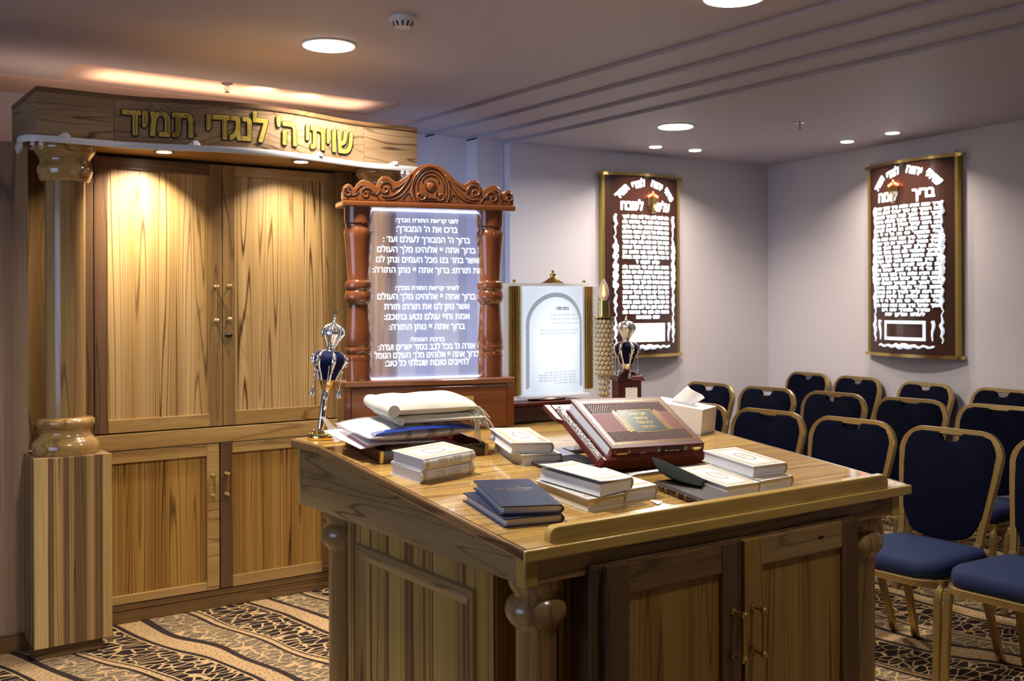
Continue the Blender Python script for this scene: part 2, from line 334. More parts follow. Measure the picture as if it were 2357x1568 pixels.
def build(name, mb, mats, parent=None, base=None, smooth=None, bevel=0, solid=0, seg=2):
    me = bpy.data.meshes.new(name)
    vs = mb.v
    if base is not None: vs = [(x-base[0], y-base[1], z-base[2]) for x, y, z in vs]
    me.from_pydata(vs, [], mb.f)
    if not isinstance(mats, (list, tuple)): mats = [mats]
    for q in mats: me.materials.append(q)
    me.polygons.foreach_set('material_index', mb.m)
    me.validate(); me.update()
    if smooth is not None:
        me.polygons.foreach_set('use_smooth', [True]*len(me.polygons))
        try: me.set_sharp_from_angle(angle=math.radians(smooth))
        except Exception: pass
    o = bpy.data.objects.new(name, me); C.objects.link(o)
    if parent: o.parent = parent
    elif base is not None: o.location = base
    if solid:
        q = o.modifiers.new('solid', 'SOLIDIFY'); q.thickness = solid; q.offset = 0
    if bevel:
        q = o.modifiers.new('bevel', 'BEVEL'); q.width = bevel; q.segments = seg; q.limit_method = 'ANGLE'; q.angle_limit = math.radians(40)
    return o
def tag(o, label=None, cat=None, group=None, kind=None):
    if label: o['label'] = label
    if cat: o['category'] = cat
    if group: o['group'] = group
    if kind: o['kind'] = kind
    return o
def empty(name, loc, label, cat, group=None, rz=0, M=None):
    o = bpy.data.objects.new(name, None); C.objects.link(o); o.empty_display_size = .05
    if M is not None: o.matrix_world = M
    else: o.location = loc; o.rotation_euler = (0, 0, rz)
    return tag(o, label, cat, group)
def struct(name, mb, m, label=None, **k):
    o = build(name, mb, m, **k); return tag(o, label, None, None, 'structure')
def kids(o): return [c for c in list(bpy.data.objects) if c.parent == o]
def copy_tree(o, parent=None):
    c = o.copy(); C.objects.link(c)
    if parent: c.parent = parent
    for ch in kids(o): copy_tree(ch, c)
    return c
# ---- lettering
_tc = {}
def text_geo(body, offset=0.0, spacing=1.0):
    """outlines of the text filled by our own constrained triangulation (even-odd rule)"""
    key = (body, spacing)
    if key in _tc: return _tc[key]
    cu = bpy.data.curves.new('t', 'FONT'); cu.body = body; cu.size = 1; cu.resolution_u = 3; cu.space_character = spacing; cu.fill_mode = 'NONE'
    o = bpy.data.objects.new('t', cu); C.objects.link(o)
    dg = bpy.context.evaluated_depsgraph_get(); oe = o.evaluated_get(dg); me = oe.to_mesh()
    P = [(p.co.x, p.co.y) for p in me.vertices]; nb = {}
    for e in me.edges:
        a, b = e.vertices; nb.setdefault(a, []).append(b); nb.setdefault(b, []).append(a)
    oe.to_mesh_clear(); bpy.data.objects.remove(o); bpy.data.curves.remove(cu)
    seen = set(); loops = []
    for a in range(len(P)):
        if a in seen or a not in nb: continue
        lp_ = [a]; seen.add(a); cur = a
        while True:
            nx_ = [b for b in nb[cur] if b not in seen]
            if not nx_: break
            cur = nx_[0]; seen.add(cur); lp_.append(cur)
        q_ = []
        for k in lp_:
            if not q_ or (abs(P[k][0]-q_[-1][0])+abs(P[k][1]-q_[-1][1])) > 1e-5: q_.append(P[k])
        if len(q_) > 2: loops.append(q_)
    bbs = [(min(p[0] for p in q_), max(p[0] for p in q_), min(p[1] for p in q_), max(p[1] for p in q_)) for q_ in loops]
    # group loops whose boxes overlap in x, triangulate each group on its own
    order = sorted(range(len(loops)), key=lambda k: bbs[k][0]); groups = []
    for k in order:
        if groups and bbs[k][0] < groups[-1][0]+1e-4: groups[-1][1].append(k); groups[-1][0] = max(groups[-1][0], bbs[k][1])
        else: groups.append([bbs[k][1], [k]])
    vs, fs = [], []
    for _, ks in groups:
        pv, pe = [], []
        for k in ks:
            n0 = len(pv); pv += [Vector(p) for p in loops[k]]; n1 = len(pv)
            pe += [(n0+i, n0+(i+1) % (n1-n0)) for i in range(n1-n0)]
        ov_, _e, of_, _a, _b, _c = mathutils.geometry.delaunay_2d_cdt(pv, pe, [], 0, 1e-6)
        b0 = len(vs); vs += [(p.x, p.y) for p in ov_]
        for t in of_:
            cx_ = sum(ov_[i].x for i in t)/3; cy_ = sum(ov_[i].y for i in t)/3; ins = False
            for k in ks:
                q_ = loops[k]
                for i in range(len(q_)):
                    x1, y1 = q_[i-1]; x2, y2 = q_[i]
                    if (y1 > cy_) != (y2 > cy_) and cx_ < (x2-x1)*(cy_-y1)/(y2-y1)+x1: ins = not ins
            if ins: fs.append(tuple(i+b0 for i in t))
    x0 = min(v[0] for v in vs); x1 = max(v[0] for v in vs); y0 = min(v[1] for v in vs); y1 = max(v[1] for v in vs)
    r = ([(v[0]-x0, v[1]) for v in vs], fs, x1-x0, y0, y1); _tc[key] = r; return r
def heb(s): return s[::-1]
def put_text(mb, body, fn, cx, base, width=None, height=None, offset=0.0, m=0, spacing=1.0, align='C'):
    """fn(x,y)->3D; width = total width, height = nominal letter height (0.55 of size)."""
    v, f, w, y0, y1 = text_geo(body, offset, spacing)
    sx = width/w if width else height/.56; sy = height/.56 if height else sx
    x0 = cx-(w*sx)/2 if align == 'C' else (cx-w*sx if align == 'R' else cx)
    mb.add([fn(x0+a*sx, base+b2*sy) for a, b2 in v], f, m)
def put_bold(mb, body, fn, cx, base, width=None, height=None, r=.001, n=6, m=0, align='C'):
    put_text(mb, body, fn, cx, base, width, height, 0, m, 1.0, align)
    for k in range(n):
        a = 2*PI*k/n; put_text(mb, body, fn, cx+r*math.cos(a), base+r*math.sin(a), width, height, 0, m, 1.0, align)
def stuff(o): o['kind'] = 'stuff'; return o
# ================================================================== STRUCTURE
ZL, ZR = 2.74, 2.66
struct('floor', MB().box(-4, 7.2, -2.5, 7, -.05, 0), M_carpet, 'patterned brown and cream carpet')
# left ceiling with an added recess above the ark for the painted warm light
glow_xy = (1.29, 3.18, 5.63, 6.10)
c = MB()
c.box(-4, glow_xy[0], -2.5, 7, ZL, ZL+.1); c.box(glow_xy[1], 3.535, -2.5, 7, ZL, ZL+.1)
c.box(glow_xy[0], glow_xy[1], -2.5, glow_xy[2], ZL, ZL+.1); c.box(glow_xy[0], glow_xy[1], glow_xy[3], 7, ZL, ZL+.1)
struct('ceiling', c, M_ceil, 'mauve grey painted ceiling')
struct('ceiling_glow_strip', MB().box(-4, 3.55, glow_xy[3]+.001, 6.58, ZL-.004, ZL+.02), M_ceilglow, 'ceiling strip behind the ark with warm light painted in')  # the warm light behind the ark is put into the colour
struct('ceiling_glow_patch', MB().box(glow_xy[0], glow_xy[1], glow_xy[2], glow_xy[3], ZL+.008, ZL+.09), M_ceilglow, 'patch of warm light painted peach on the ceiling above the ark')
SX = [3.55, 3.825, 4.097, 4.327]; ZS = [2.72, 2.70, 2.68]; YS = [6.44, 6.32, 6.185]
for i in range(3):
    struct('trim_%d' % (i+1), MB().box(SX[i], SX[i+1]-.015, -2.5, 7, ZS[i], ZL+.1).box(SX[i]-.0148, SX[i], -2.5, 7, ZL+.012, ZL+.1), M_ceil, 'stepped ceiling band %d from the left' % (i+1))  # grooves added between the bands to deepen the shade at each step
# right ceiling, its wall runs slightly askew
struct('ceiling_right', MB().box(SX[3], 7.4, -2.5, 7, ZR, ZL+.1), M_ceil, 'mauve grey ceiling over the chairs')
for i in range(3):
    struct('trim_%d' % (i+4), MB().box(SX[i], SX[i+1], YS[i], 7, 0, ZS[i]+.01), M_paint, 'stepped wall pilaster %d from the left' % (i+1))
struct('wall_behind', MB().box(-4, SX[0], 6.58, 6.7, 0, ZL+.02), M_paint, 'mauve wall behind the ark')
A_, B_, C_ = Vector((4.327, 6.108)), Vector((6.86, 5.93)), Vector((5.60, -1.55))
C_ = B_+(Vector((6.453, 3.504))-B_)*3.2
def wallbox(P, Q, t, z1):
    d = (Q-P).normalized(); n = Vector((-d.y, d.x))*t
    if t < 0: pass
    b = [(P.x, P.y, 0), (Q.x, Q.y, 0), (Q.x+n.x, Q.y+n.y, 0), (P.x+n.x, P.y+n.y, 0)]
    return MB().hexa(b, [(x, y, z1) for x, y, z in b])
struct('wall_back', wallbox(A_, B_, .12, ZR+.02), M_paint, 'pale mauve painted back wall')
struct('wall_right', wallbox(C_, B_, -.12, ZR+.02), M_paint, 'pale mauve painted right wall')
for nm, P, Q, s_ in (('baseboard_back', A_, B_, -.012), ('baseboard_right', C_, B_, .012)):
    struct(nm, wallbox(P, Q, s_, .08), W_plinth, 'dark wooden baseboard')
# wood-panelled partition left of the ark
struct('wall_left', MB().box(-3.5, .935, 4.99, 5.10, .05, 2.222), W_left, 'veined walnut wall panelling left of the ark', base=(-1, 5, 0))
struct('baseboard_left', MB().box(-3.5, .93, 4.965, 4.99, 0, .065).box(-3.5, .93, 4.978, 4.99, .065, .075), W_plinth, 'dark wooden baseboard', bevel=.003)

# ================================================================== ARK
AB = (1.85, 5.09, 0)
ark = empty('ark_cabinet', AB, 'tall walnut ark with curved cornice, two columns and four panelled doors', 'cabinet')
def A(name, mb, m, **k): return build(name, mb, m, parent=ark, base=AB, **k)
A('cabinet_body', MB().box(.94, 2.76, 5.125, 5.5, .0, 2.21), W_stile)
A('plinth', MB().box(1.19, 2.51, 5.10, 5.13, 0, .062).box(1.19, 2.51, 5.094, 5.13, .062, .09), W_plinth, bevel=.003)
A('middle_rail', MB().box(1.225, 2.475, 5.085, 5.125, .822, .898), W_railx, bevel=.002)
for x0, x1 in ((1.15, 1.232), (2.470, 2.56)):
    A('side_stile', MB().box(x0, x1, 5.085, 5.125, .0, 2.215), W_dark if x0 < 2 else W_stile, bevel=.002)
def door(x0, x1, z0, z1, hz0, hz1, side, tw, bw, rail_m, st_m, hin=None, rt=None, pm=None):
    """framed door; side = +1 when the handle is on its right-hand stile."""
    d = build('door', MB().box(x0+.05, x1-.05, 5.104, 5.122, z0+.03, z1-.03), pm or W_panel, parent=ark, base=AB)
    sw = .062
    for a, b2, mm in ((x0, x0+sw, st_m[0]), (x1-sw, x1, st_m[1])):
        build('stile', MB().box(a, b2, 5.088, 5.123, z0, z1), mm, parent=d, base=AB, bevel=.002)
    build('top_rail', MB().box(x0+sw, x1-sw, 5.090, 5.123, z1-tw, z1), rt or rail_m, parent=d, base=AB, bevel=.002)
    build('bottom_rail', MB().box(x0+sw, x1-sw, 5.090, 5.123, z0, z0+bw), rail_m, parent=d, base=AB, bevel=.002)
    hx = x1-.036 if side > 0 else x0+.028
    h = MB()
    for z in (hz0, hz1):
        h.lathe([(.004, 0), (.009, .001), (.009, .006), (.004, .010), (.004, .024), (.008, .028), (.008, .036), (.003, .040)], n=12, M=Matrix.Translation((hx, 5.088, z)) @ Matrix.Rotation(PI/2, 4, 'X'))
    h.tube([(hx, 5.056, hz0), (hx, 5.056, hz1)], .0042)
    build('handle', h, M_brass, parent=d, base=AB, smooth=35)
    return d
door(1.236, 1.846, .905, 2.205, 1.43, 1.597, 1, .055, .062, W_railx, (W_dark, W_stile), rt=W_dkr)
d2 = door(1.850, 2.472, .905, 2.205, 1.436, 1.602, -1, .05, .070, W_railx, (W_stile, W_stile))
build('keyhole_cover', MB().lathe([(.0001, 0), (.016, .001), (.020, .004), (.014, .010), (.006, .013)], n=20, M=Matrix.Translation((1.878, 5.088, 1.356)) @ Matrix.Rotation(PI/2, 4, 'X') @ Matrix.Diagonal((1.1, .55, 1, 1))), M_black, parent=d2, base=AB, smooth=40)
door(1.236, 1.828, .095, .818, .567, .667, 1, .058, .040, W_railx, (W_stile, W_railx), rt=W_railx, pm=W_panel2)
door(1.834, 2.445, .095, .818, .566, .668, -1, .052, .055, W_railx, (W_dark, W_plinth), pm=W_panel2)
for cx in (1.070, 2.640):
    nm = 'left' if cx < 2 else 'right'
    p = A('pedestal', MB().box(cx-.157, cx+.155, 4.757, 5.085, .055, .857), W_ped, bevel=.0015)
    build('pedestal_plinth', MB().box(cx-.150, cx+.125, 4.785, 5.085, 0, .055), W_plinth, parent=p, base=AB, bevel=.003)
    build('light_edge_strip', MB().box(cx-.159, cx-.105, 4.7545, 4.775, .056, .8575), wood('sap_edge_wood', (.62, .45, .20), (.56, .38, .15), (.4, .25, .1), 'Z', 9, .3, 2, .05, .3), parent=p, base=AB)
    build('light_edge_strip', MB().box(cx+.118, cx+.1565, 4.7545, 4.775, .056, .8575), wood('sap_edge_wood', (.48, .31, .10), (.42, .26, .08), (.30, .17, .05), 'Z', 9, .3, 2, .05, .3), parent=p, base=AB)
    cy = 4.905
    A('column_shaft', MB().lathe([(.084, 1.0), (.084, 2.07)], cx, cy, 40), W_shaft, smooth=40)
    A('column_base', MB().lathe([(.05, .857), (.135, .857), (.138, .865), (.138, .895), (.133, .91), (.120, .922), (.108, .935), (.101, .95), (.103, .962), (.112, .972), (.120, .985), (.121, 1.0), (.114, 1.012), (.088, 1.017), (.05, 1.017)], cx, cy, 44), W_turn, smooth=50)
    A('column_capital', MB().lathe([(.05, 2.048), (.098, 2.048), (.104, 2.056), (.110, 2.075), (.116, 2.095), (.115, 2.11), (.106, 2.122), (.102, 2.135), (.106, 2.150), (.120, 2.170), (.130, 2.185), (.132, 2.2), (.128, 2.215), (.05, 2.2215)], cx, cy, 44), W_turn, smooth=50)
# cornice
CX0, CX1 = .926, 2.775
def yf(x):
    a, b2 = 1.24, 2.47
    if x <= a or x >= b2: return 4.757
    t = (x-a)/(b2-a); return 4.757-.135*math.sin(PI*t)**1.6
def cboard(x0, x1, n, z0, z1, dy0=0, dy1=.02, m=0, mb=None):
    mb = mb or MB(); xs = [x0+(x1-x0)*i/n for i in range(n+1)]
    for i in range(n):
        a, b2 = xs[i], xs[i+1]
        mb.hexa([(a, yf(a)+dy0, z0), (b2, yf(b2)+dy0, z0), (b2, yf(b2)+dy1, z0), (a, yf(a)+dy1, z0)], [(a, yf(a)+dy0, z1), (b2, yf(b2)+dy0, z1), (b2, yf(b2)+dy1, z1), (a, yf(a)+dy1, z1)], m)
    return mb
CZ0, CZ1 = 2.221, 2.432
cor = A('cornice', cboard(1.2425, 2.4625, 40, CZ0, CZ1-.02), W_cornice, smooth=25)
build('cornice_end_panel', MB().box(CX0, 1.2405, 4.757, 4.777, CZ0, CZ1-.02), W_cornice, parent=cor, base=AB)
build('cornice_end_panel', MB().box(2.4645, CX1, 4.757, 4.777, CZ0, CZ1-.02), W_cornice, parent=cor, base=AB)
for x in (CX0, CX1-.02):
    build('cornice_side', MB().box(x, x+.02, 4.7775, 5.30, CZ0, CZ1-.02), W_corny, parent=cor, base=AB)
t_ = cboard(CX0-.002, CX1+.002, 60, CZ1-.020, CZ1, -.003, .02)
t_.box(CX0-.002, CX0+.02, 4.777, 5.30, CZ1-.02, CZ1).box(CX1-.02, CX1+.002, 4.777, 5.30, CZ1-.02, CZ1)
build('cornice_top_edge', t_, W_dkr, parent=cor, base=AB)
sf = MB(); n = 40; xs = [CX0+.01+(CX1-CX0-.02)*i/n for i in range(n+1)]
for i in range(n):
    a, b2 = xs[i], xs[i+1]
    sf.hexa([(a, yf(a)+.012, 2.2215), (b2, yf(b2)+.012, 2.2215), (b2, 5.4, 2.2215), (a, 5.4, 2.2215)], [(a, yf(a)+.012, 2.236), (b2, yf(b2)+.012, 2.236), (b2, 5.4, 2.236), (a, 5.4, 2.236)])
build('cornice_soffit', sf, W_railx, parent=cor, base=AB)
# Hebrew gold lettering with black outline on the curved face
BODY = "שויתי ה' לנגדי תמיד"
def cfn(off):
    return lambda x, z: (x, yf(x)-off, z)
# every letter is a part of its own: split the line into letters by their x-extent
v_, f_, w_, _a, _b = text_geo(heb(BODY))
par = list(range(len(v_)))
def find(i):
    while par[i] != i: par[i] = par[par[i]]; i = par[i]
    return i
for q_ in f_:
    for k in q_[1:]: par[find(k)] = find(q_[0])
isl = {}
for q_ in f_: isl.setdefault(find(q_[0]), []).append(q_)
cl = []
for fs in isl.values():
    xs2 = [v_[k][0] for q_ in fs for k in q_]; cl.append([min(xs2), max(xs2), fs])
cl.sort(key=lambda t: t[0]); mg = []
for c in cl:
    if mg and c[0] < mg[-1][1]-.02: mg[-1][1] = max(mg[-1][1], c[1]); mg[-1][2] += c[2]
    else: mg.append(c)
SXL, SZL = 1.115/w_, .098/.56
for x0_, x1_, fs in mg:
    def copyat(mb, dx, dz, fn):
        idx = sorted({k for q_ in fs for k in q_}); mp_ = {k: i for i, k in enumerate(idx)}
        mb.add([fn(1.835-1.115/2+v_[k][0]*SXL+dx, 2.262+v_[k][1]*SZL+dz) for k in idx], [tuple(mp_[k] for k in q_) for q_ in fs])
    go = MB(); bo = MB()
    for dx, dz in ((0, 0), (.0042, 0), (-.0042, 0), (0, .0036), (0, -.0036), (.003, .003), (-.003, -.003), (.003, -.003), (-.003, .003)): copyat(go, dx, dz, cfn(.0045))
    for k in range(10): copyat(bo, .0098*math.cos(k*PI/5)-.001, .0092*math.sin(k*PI/5)-.002, cfn(.0022))
    copyat(bo, -.001, -.002, cfn(.0022))
    build('gold_letter', go, M_goldl, parent=cor, base=AB)
    build('letter_outline', bo, M_black, parent=cor, base=AB)
# two small lamps in the soffit (fixed into the ark)
for x, y in ((1.499, 4.885), (2.161, 4.844)):
    sl = A('soffit_lamp', MB().lathe([(.034, 2.2205), (.046, 2.219), (.046, 2.2155), (.034, 2.2145)], x, y, 28), M_steel, smooth=40)
    build('lamp_glass', MB().lathe([(.001, 2.2142), (.034, 2.2142), (.034, 2.2138), (.001, 2.2138)], x, y, 28), M_lampw, parent=sl, base=AB)
# curtain rail
rp = [(.955, 5.0), (.90, 4.96), (.875, 4.86), (.872, 4.79), (.885, 4.745), (.925, 4.715)]
rp = [(x, y, 2.207) for x, y in rp]+[(1.0+i*(2.76-1.0)/44, yf(1.0+i*(2.76-1.0)/44)-.042, 2.207) for i in range(45)]+[(2.81, 4.72, 2.207)]
rail = empty('curtain_rail', (1.85, 4.7, 2.2), 'white curving curtain rail along the bottom of the ark cornice', 'curtain rail')
RB = (1.85, 4.7, 2.2)
build('track', MB().sweep(rp, [(-.007, -.013), (.007, -.013), (.009, 0), (.007, .013), (-.007, .013), (-.009, 0)], (0, 0, 1)), M_white, parent=rail, base=RB, smooth=50)
for x in (1.03, 1.56, 2.16, 2.62):
    build('clip', MB().box(x-.02, x+.02, yf(x)-.05, yf(x)-.001, 2.2205, 2.231).box(x-.012, x+.012, yf(x)-.052, yf(x)-.04, 2.218, 2.238), M_white, parent=rail, base=RB, bevel=.002)
for x, y in ((.885, 4.93), (.876, 4.90), (.874, 4.87), (.878, 4.84), (.905, 4.735), (.935, 4.716), (2.66, 4.712), (2.69, 4.712), (2.72, 4.713)):
    build('glider', MB().box(x-.007, x+.007, y-.006, y+.006, 2.176, 2.196).tube([(x, y, 2.18), (x+.006, y, 2.170), (x, y, 2.163), (x-.006, y, 2.168)], .0022, 6), M_white, parent=rail, base=RB)

# ================================================================== BIMAH TABLE
X0, X1, Y0, YJ, Y1 = 1.306, 2.684, 1.790, 2.819, 3.014
ZF, ZB = .978, 1.0925
SL = (ZB-ZF)/(YJ-Y0)
def sz(y): return ZF+SL*(y-Y0) if y < YJ else ZB
TB = (1.995, 2.40, 0)
tbl = empty('bimah_table', TB, 'large walnut reading table with sloped top, corner columns and panelled doors', 'table')
def T(name, mb, m, **k): return build(name, mb, m, parent=tbl, base=TB, **k)
TH = .024
def slab(x0, x1, y0, y1, up=0, th=TH, mb=None):
    mb = mb or MB(); z0, z1 = sz(y0)+up, sz(y1)+up
    return mb.hexa([(x0, y0, z0-th), (x1, y0, z0-th), (x1, y1, z1-th), (x0, y1, z1-th)], [(x0, y0, z0), (x1, y0, z0), (x1, y1, z1), (x0, y1, z1)])
T('sloped_top', slab(X0+.012, X1-.012, Y0+.012, YJ), W_top)
T('rear_shelf', MB().box(X0+.012, X1-.012, YJ+.001, Y1-.012, ZB-TH, ZB), W_top)
for xa, xb in ((X0, X0+.012), (X1-.012, X1)):
    T('side_edge', slab(xa, xb, Y0+.012, YJ, .0008, TH+.003), W_edgey, bevel=.005)
    T('side_edge', MB().box(xa, xb, YJ, Y1, ZB-TH-.002, ZB+.0008), W_edgey, bevel=.005)
T('front_edge', MB().box(X0, X1, Y0, Y0+.012, ZF-TH-.002, ZF+.001), W_lip, bevel=.004)
T('back_edge', MB().box(X0+.012, X1-.012, Y1-.012, Y1, ZB-TH-.002, ZB+.0006), W_top, bevel=.004)
# book stop with rounded ends
lp = []; LX0, LX1, LH = 1.388, 2.603, .034
for i in range(7): a = PI-PI/2*i/6; lp.append((LX0+.022+.022*math.cos(a), LH-.022+.022*math.sin(a)))
for i in range(7): a = PI/2-PI/2*i/6; lp.append((LX1-.022+.022*math.cos(a), LH-.022+.022*math.sin(a)))
lp += [(LX1, -.004), (LX0, -.004)]
T('book_stop', MB().prism(lp, lambda x, y, h: (x, 1.812+h, sz(1.812+h)+y), 0, .024), W_lip, smooth=30, bevel=.004, seg=3)
# aprons
ay0, ay1, ax0, ax1 = 1.812, 2.985, 1.322, 2.640
T('front_apron', MB().box(ax0+.02, ax1-.012, ay0, ay0+.02, .897, ZF-TH), W_apx)
T('back_apron', MB().box(ax0+.02, ax1-.012, ay1-.02, ay1, .897, ZB-TH), W_apx)
for xa, xb in ((ax0, ax0+.018), (ax1-.012, ax1+.006)):
    q = MB(); q.hexa([(xa, ay0+.03, .897), (xb, ay0+.03, .897), (xb, YJ, .897), (xa, YJ, .897)], [(xa, ay0+.03, sz(ay0+.03)-TH), (xb, ay0+.03, sz(ay0+.03)-TH), (xb, YJ, ZB-TH), (xa, YJ, ZB-TH)])
    q.box(xa, xb, YJ, ay1-.012, .897, ZB-TH)
    T('side_apron', q, W_apy)
    for ya, yb in ((ay0-.004, ay0+.032), (ay1-.014, ay1+.006)):
        xx = (xa-.004, xa+.030) if xa < 2 else (xb-.030, xb+.004)
        T('corner_block', MB().box(xx[0], xx[1], ya, yb, .893, sz(ya)-TH-.001), W_lip, bevel=.003)
T('apron_underside', MB().box(ax0+.018, ax1-.012, ay0+.02, ay1-.02, .899, .91), W_dark)
# body
T('body', MB().box(1.368, 2.60, 1.99, 2.735, .0, .899).box(1.50, 2.45, 1.86, 2.90, 0, .899), W_door)
# side panel, strips of light and dark veneer
ys = [1.992, 2.028, 2.065, 2.105, 2.16, 2.215, 2.26, 2.33, 2.385, 2.43, 2.49, 2.545, 2.60, 2.65, 2.70, 2.733]
W_b2 = wood('pale_body_wood', (.47, .33, .09), (.40, .27, .07), (.22, .13, .04), 'Z', 10, .25, 3, .08, .4, .4)
for side in (0, 1):
    xa, xb = ((1.360, 1.369) if side == 0 else (2.599, 2.608))
    for i in range(len(ys)-1):
        T('side_strip', MB().box(xa, xb, ys[i], ys[i+1]-.0006, .01, .897), W_b2 if i in (5, 9, 12) else W_body)
# mitred moulding frame on the visible side
mold = [(0, 0), (.004, .010), (.012, .013), (.018, .007), (.026, .009), (.040, .004), (.046, 0)]
fy0, fy1, fz0, fz1 = 2.060, 2.668, .13, .830
fr = MB()
def mcorner(y, z, dy, dz): return [(1.360-h, y+dy*a, z+dz*a) for a, h in mold]
cs = [mcorner(fy0, fz0, 1, 1), mcorner(fy1, fz0, -1, 1), mcorner(fy1, fz1, -1, -1), mcorner(fy0, fz1, 1, -1)]
for i in range(4):
    q = MB(); a, b2 = cs[i], cs[(i+1) % 4]; nn_ = len(mold)
    q.add(a+b2, [(k, k+1, nn_+k+1, nn_+k) for k in range(nn_-1)]+[tuple(range(nn_-1, -1, -1)), tuple(range(nn_, 2*nn_))])
    T('side_moulding', q, W_apy if i in (0, 2) else W_body, smooth=30)
# corner columns
def corner_column(cx, cy):
    T('corner_column', MB().lathe([(.030, .06), (.052, .06), (.052, .10), (.047, .12), (.047, .776), (.050, .782), (.058, .790), (.068, .806), (.070, .822), (.066, .838), (.056, .848), (.050, .853), (.050, .858), (.058, .868), (.062, .880), (.062, .8965), (.03, .8968)], cx, cy, 36), W_shaft, smooth=45)
    T('column_foot', MB().box(cx-.055, cx+.055, cy-.055, cy+.055, 0, .06), W_plinth, bevel=.003)
for cx, cy in ((1.402, 1.885), (2.560, 1.885), (1.402, 2.84), (2.560, 2.84)): corner_column(cx, cy)
for xr in (1.46, 2.45): T('recess_panel', MB().box(xr, xr+.04, 1.875, 1.99, 0, .899), W_door)
# proud front door frame
T('door_surround', MB().box(1.488, 2.432, 1.795, 1.865, .04, .918), W_dark, bevel=.008)
def tdoor(x0, x1, side, rm, sms):
    yf0 = 1.780
    d = build('door', MB().box(x0+.05, x1-.05, 1.789, 1.796, .09, .90), W_door, parent=tbl, base=TB)
    sw = .066
    for a, b2, mm in ((x0, x0+sw, sms[0]), (x1-sw, x1, sms[1])):
        build('stile', MB().box(a, b2, yf0-.002, 1.797, .06, .915), mm, parent=d, base=TB, bevel=.002)
    build('top_rail', MB().box(x0+sw, x1-sw, yf0, 1.797, .846, .915), rm, parent=d, base=TB, bevel=.002)
    build('bottom_rail', MB().box(x0+sw, x1-sw, yf0, 1.797, .06, .13), rm, parent=d, base=TB, bevel=.002)
    hx = x1-.03 if side > 0 else x0+.026
    h = MB()
    for z in (.640, .748):
        h.lathe([(.003, 0), (.0085, .0005), (.0085, .004), (.0045, .007), (.004, .030), (.007, .033), (.0095, .036)], n=14, M=Matrix.Translation((hx, yf0-.002, z)) @ Matrix.Rotation(PI/2, 4, 'X'))
        h.lathe([(.006, z-.009), (.0095, z-.006), (.0085, z-.001), (.0095, z+.004), (.006, z+.009)], hx, yf0-.040, 14)
    h.tube([(hx, yf0-.040, .640), (hx, yf0-.040, .748)], .0058, 12)
    build('handle', h, M_gold, parent=d, base=TB, smooth=35)
    return d
tdoor(1.522, 1.955, 1, W_dkr, (W_dark, W_dark))
td = tdoor(1.968, 2.418, -1, W_apx, (W_door, W_dark))
build('wood_knot', MB().lathe([(.001, 0), (.013, .0003), (.011, .0012), (.001, .0014)], n=16, M=Matrix.Translation((2.262, 1.7799, .885)) @ Matrix.Rotation(PI/2, 4, 'X') @ Matrix.Diagonal((1, .32, 1, 1))), M_black, parent=td, base=TB)
# ================================================================== helper for things on the slope
TILT = math.atan(SL)
def on_slope(x, y, ang, off=0):
    """matrix whose local xy-plane lies on the slope; ang = direction of local x in plan."""
    n_ = Vector((0, -math.sin(TILT), math.cos(TILT)))
    return Matrix.Translation(Vector((x, y, sz(y)))+n_*off) @ Matrix.Rotation(TILT, 4, 'X') @ Matrix.Rotation(ang, 4, 'Z')
R = math.radians
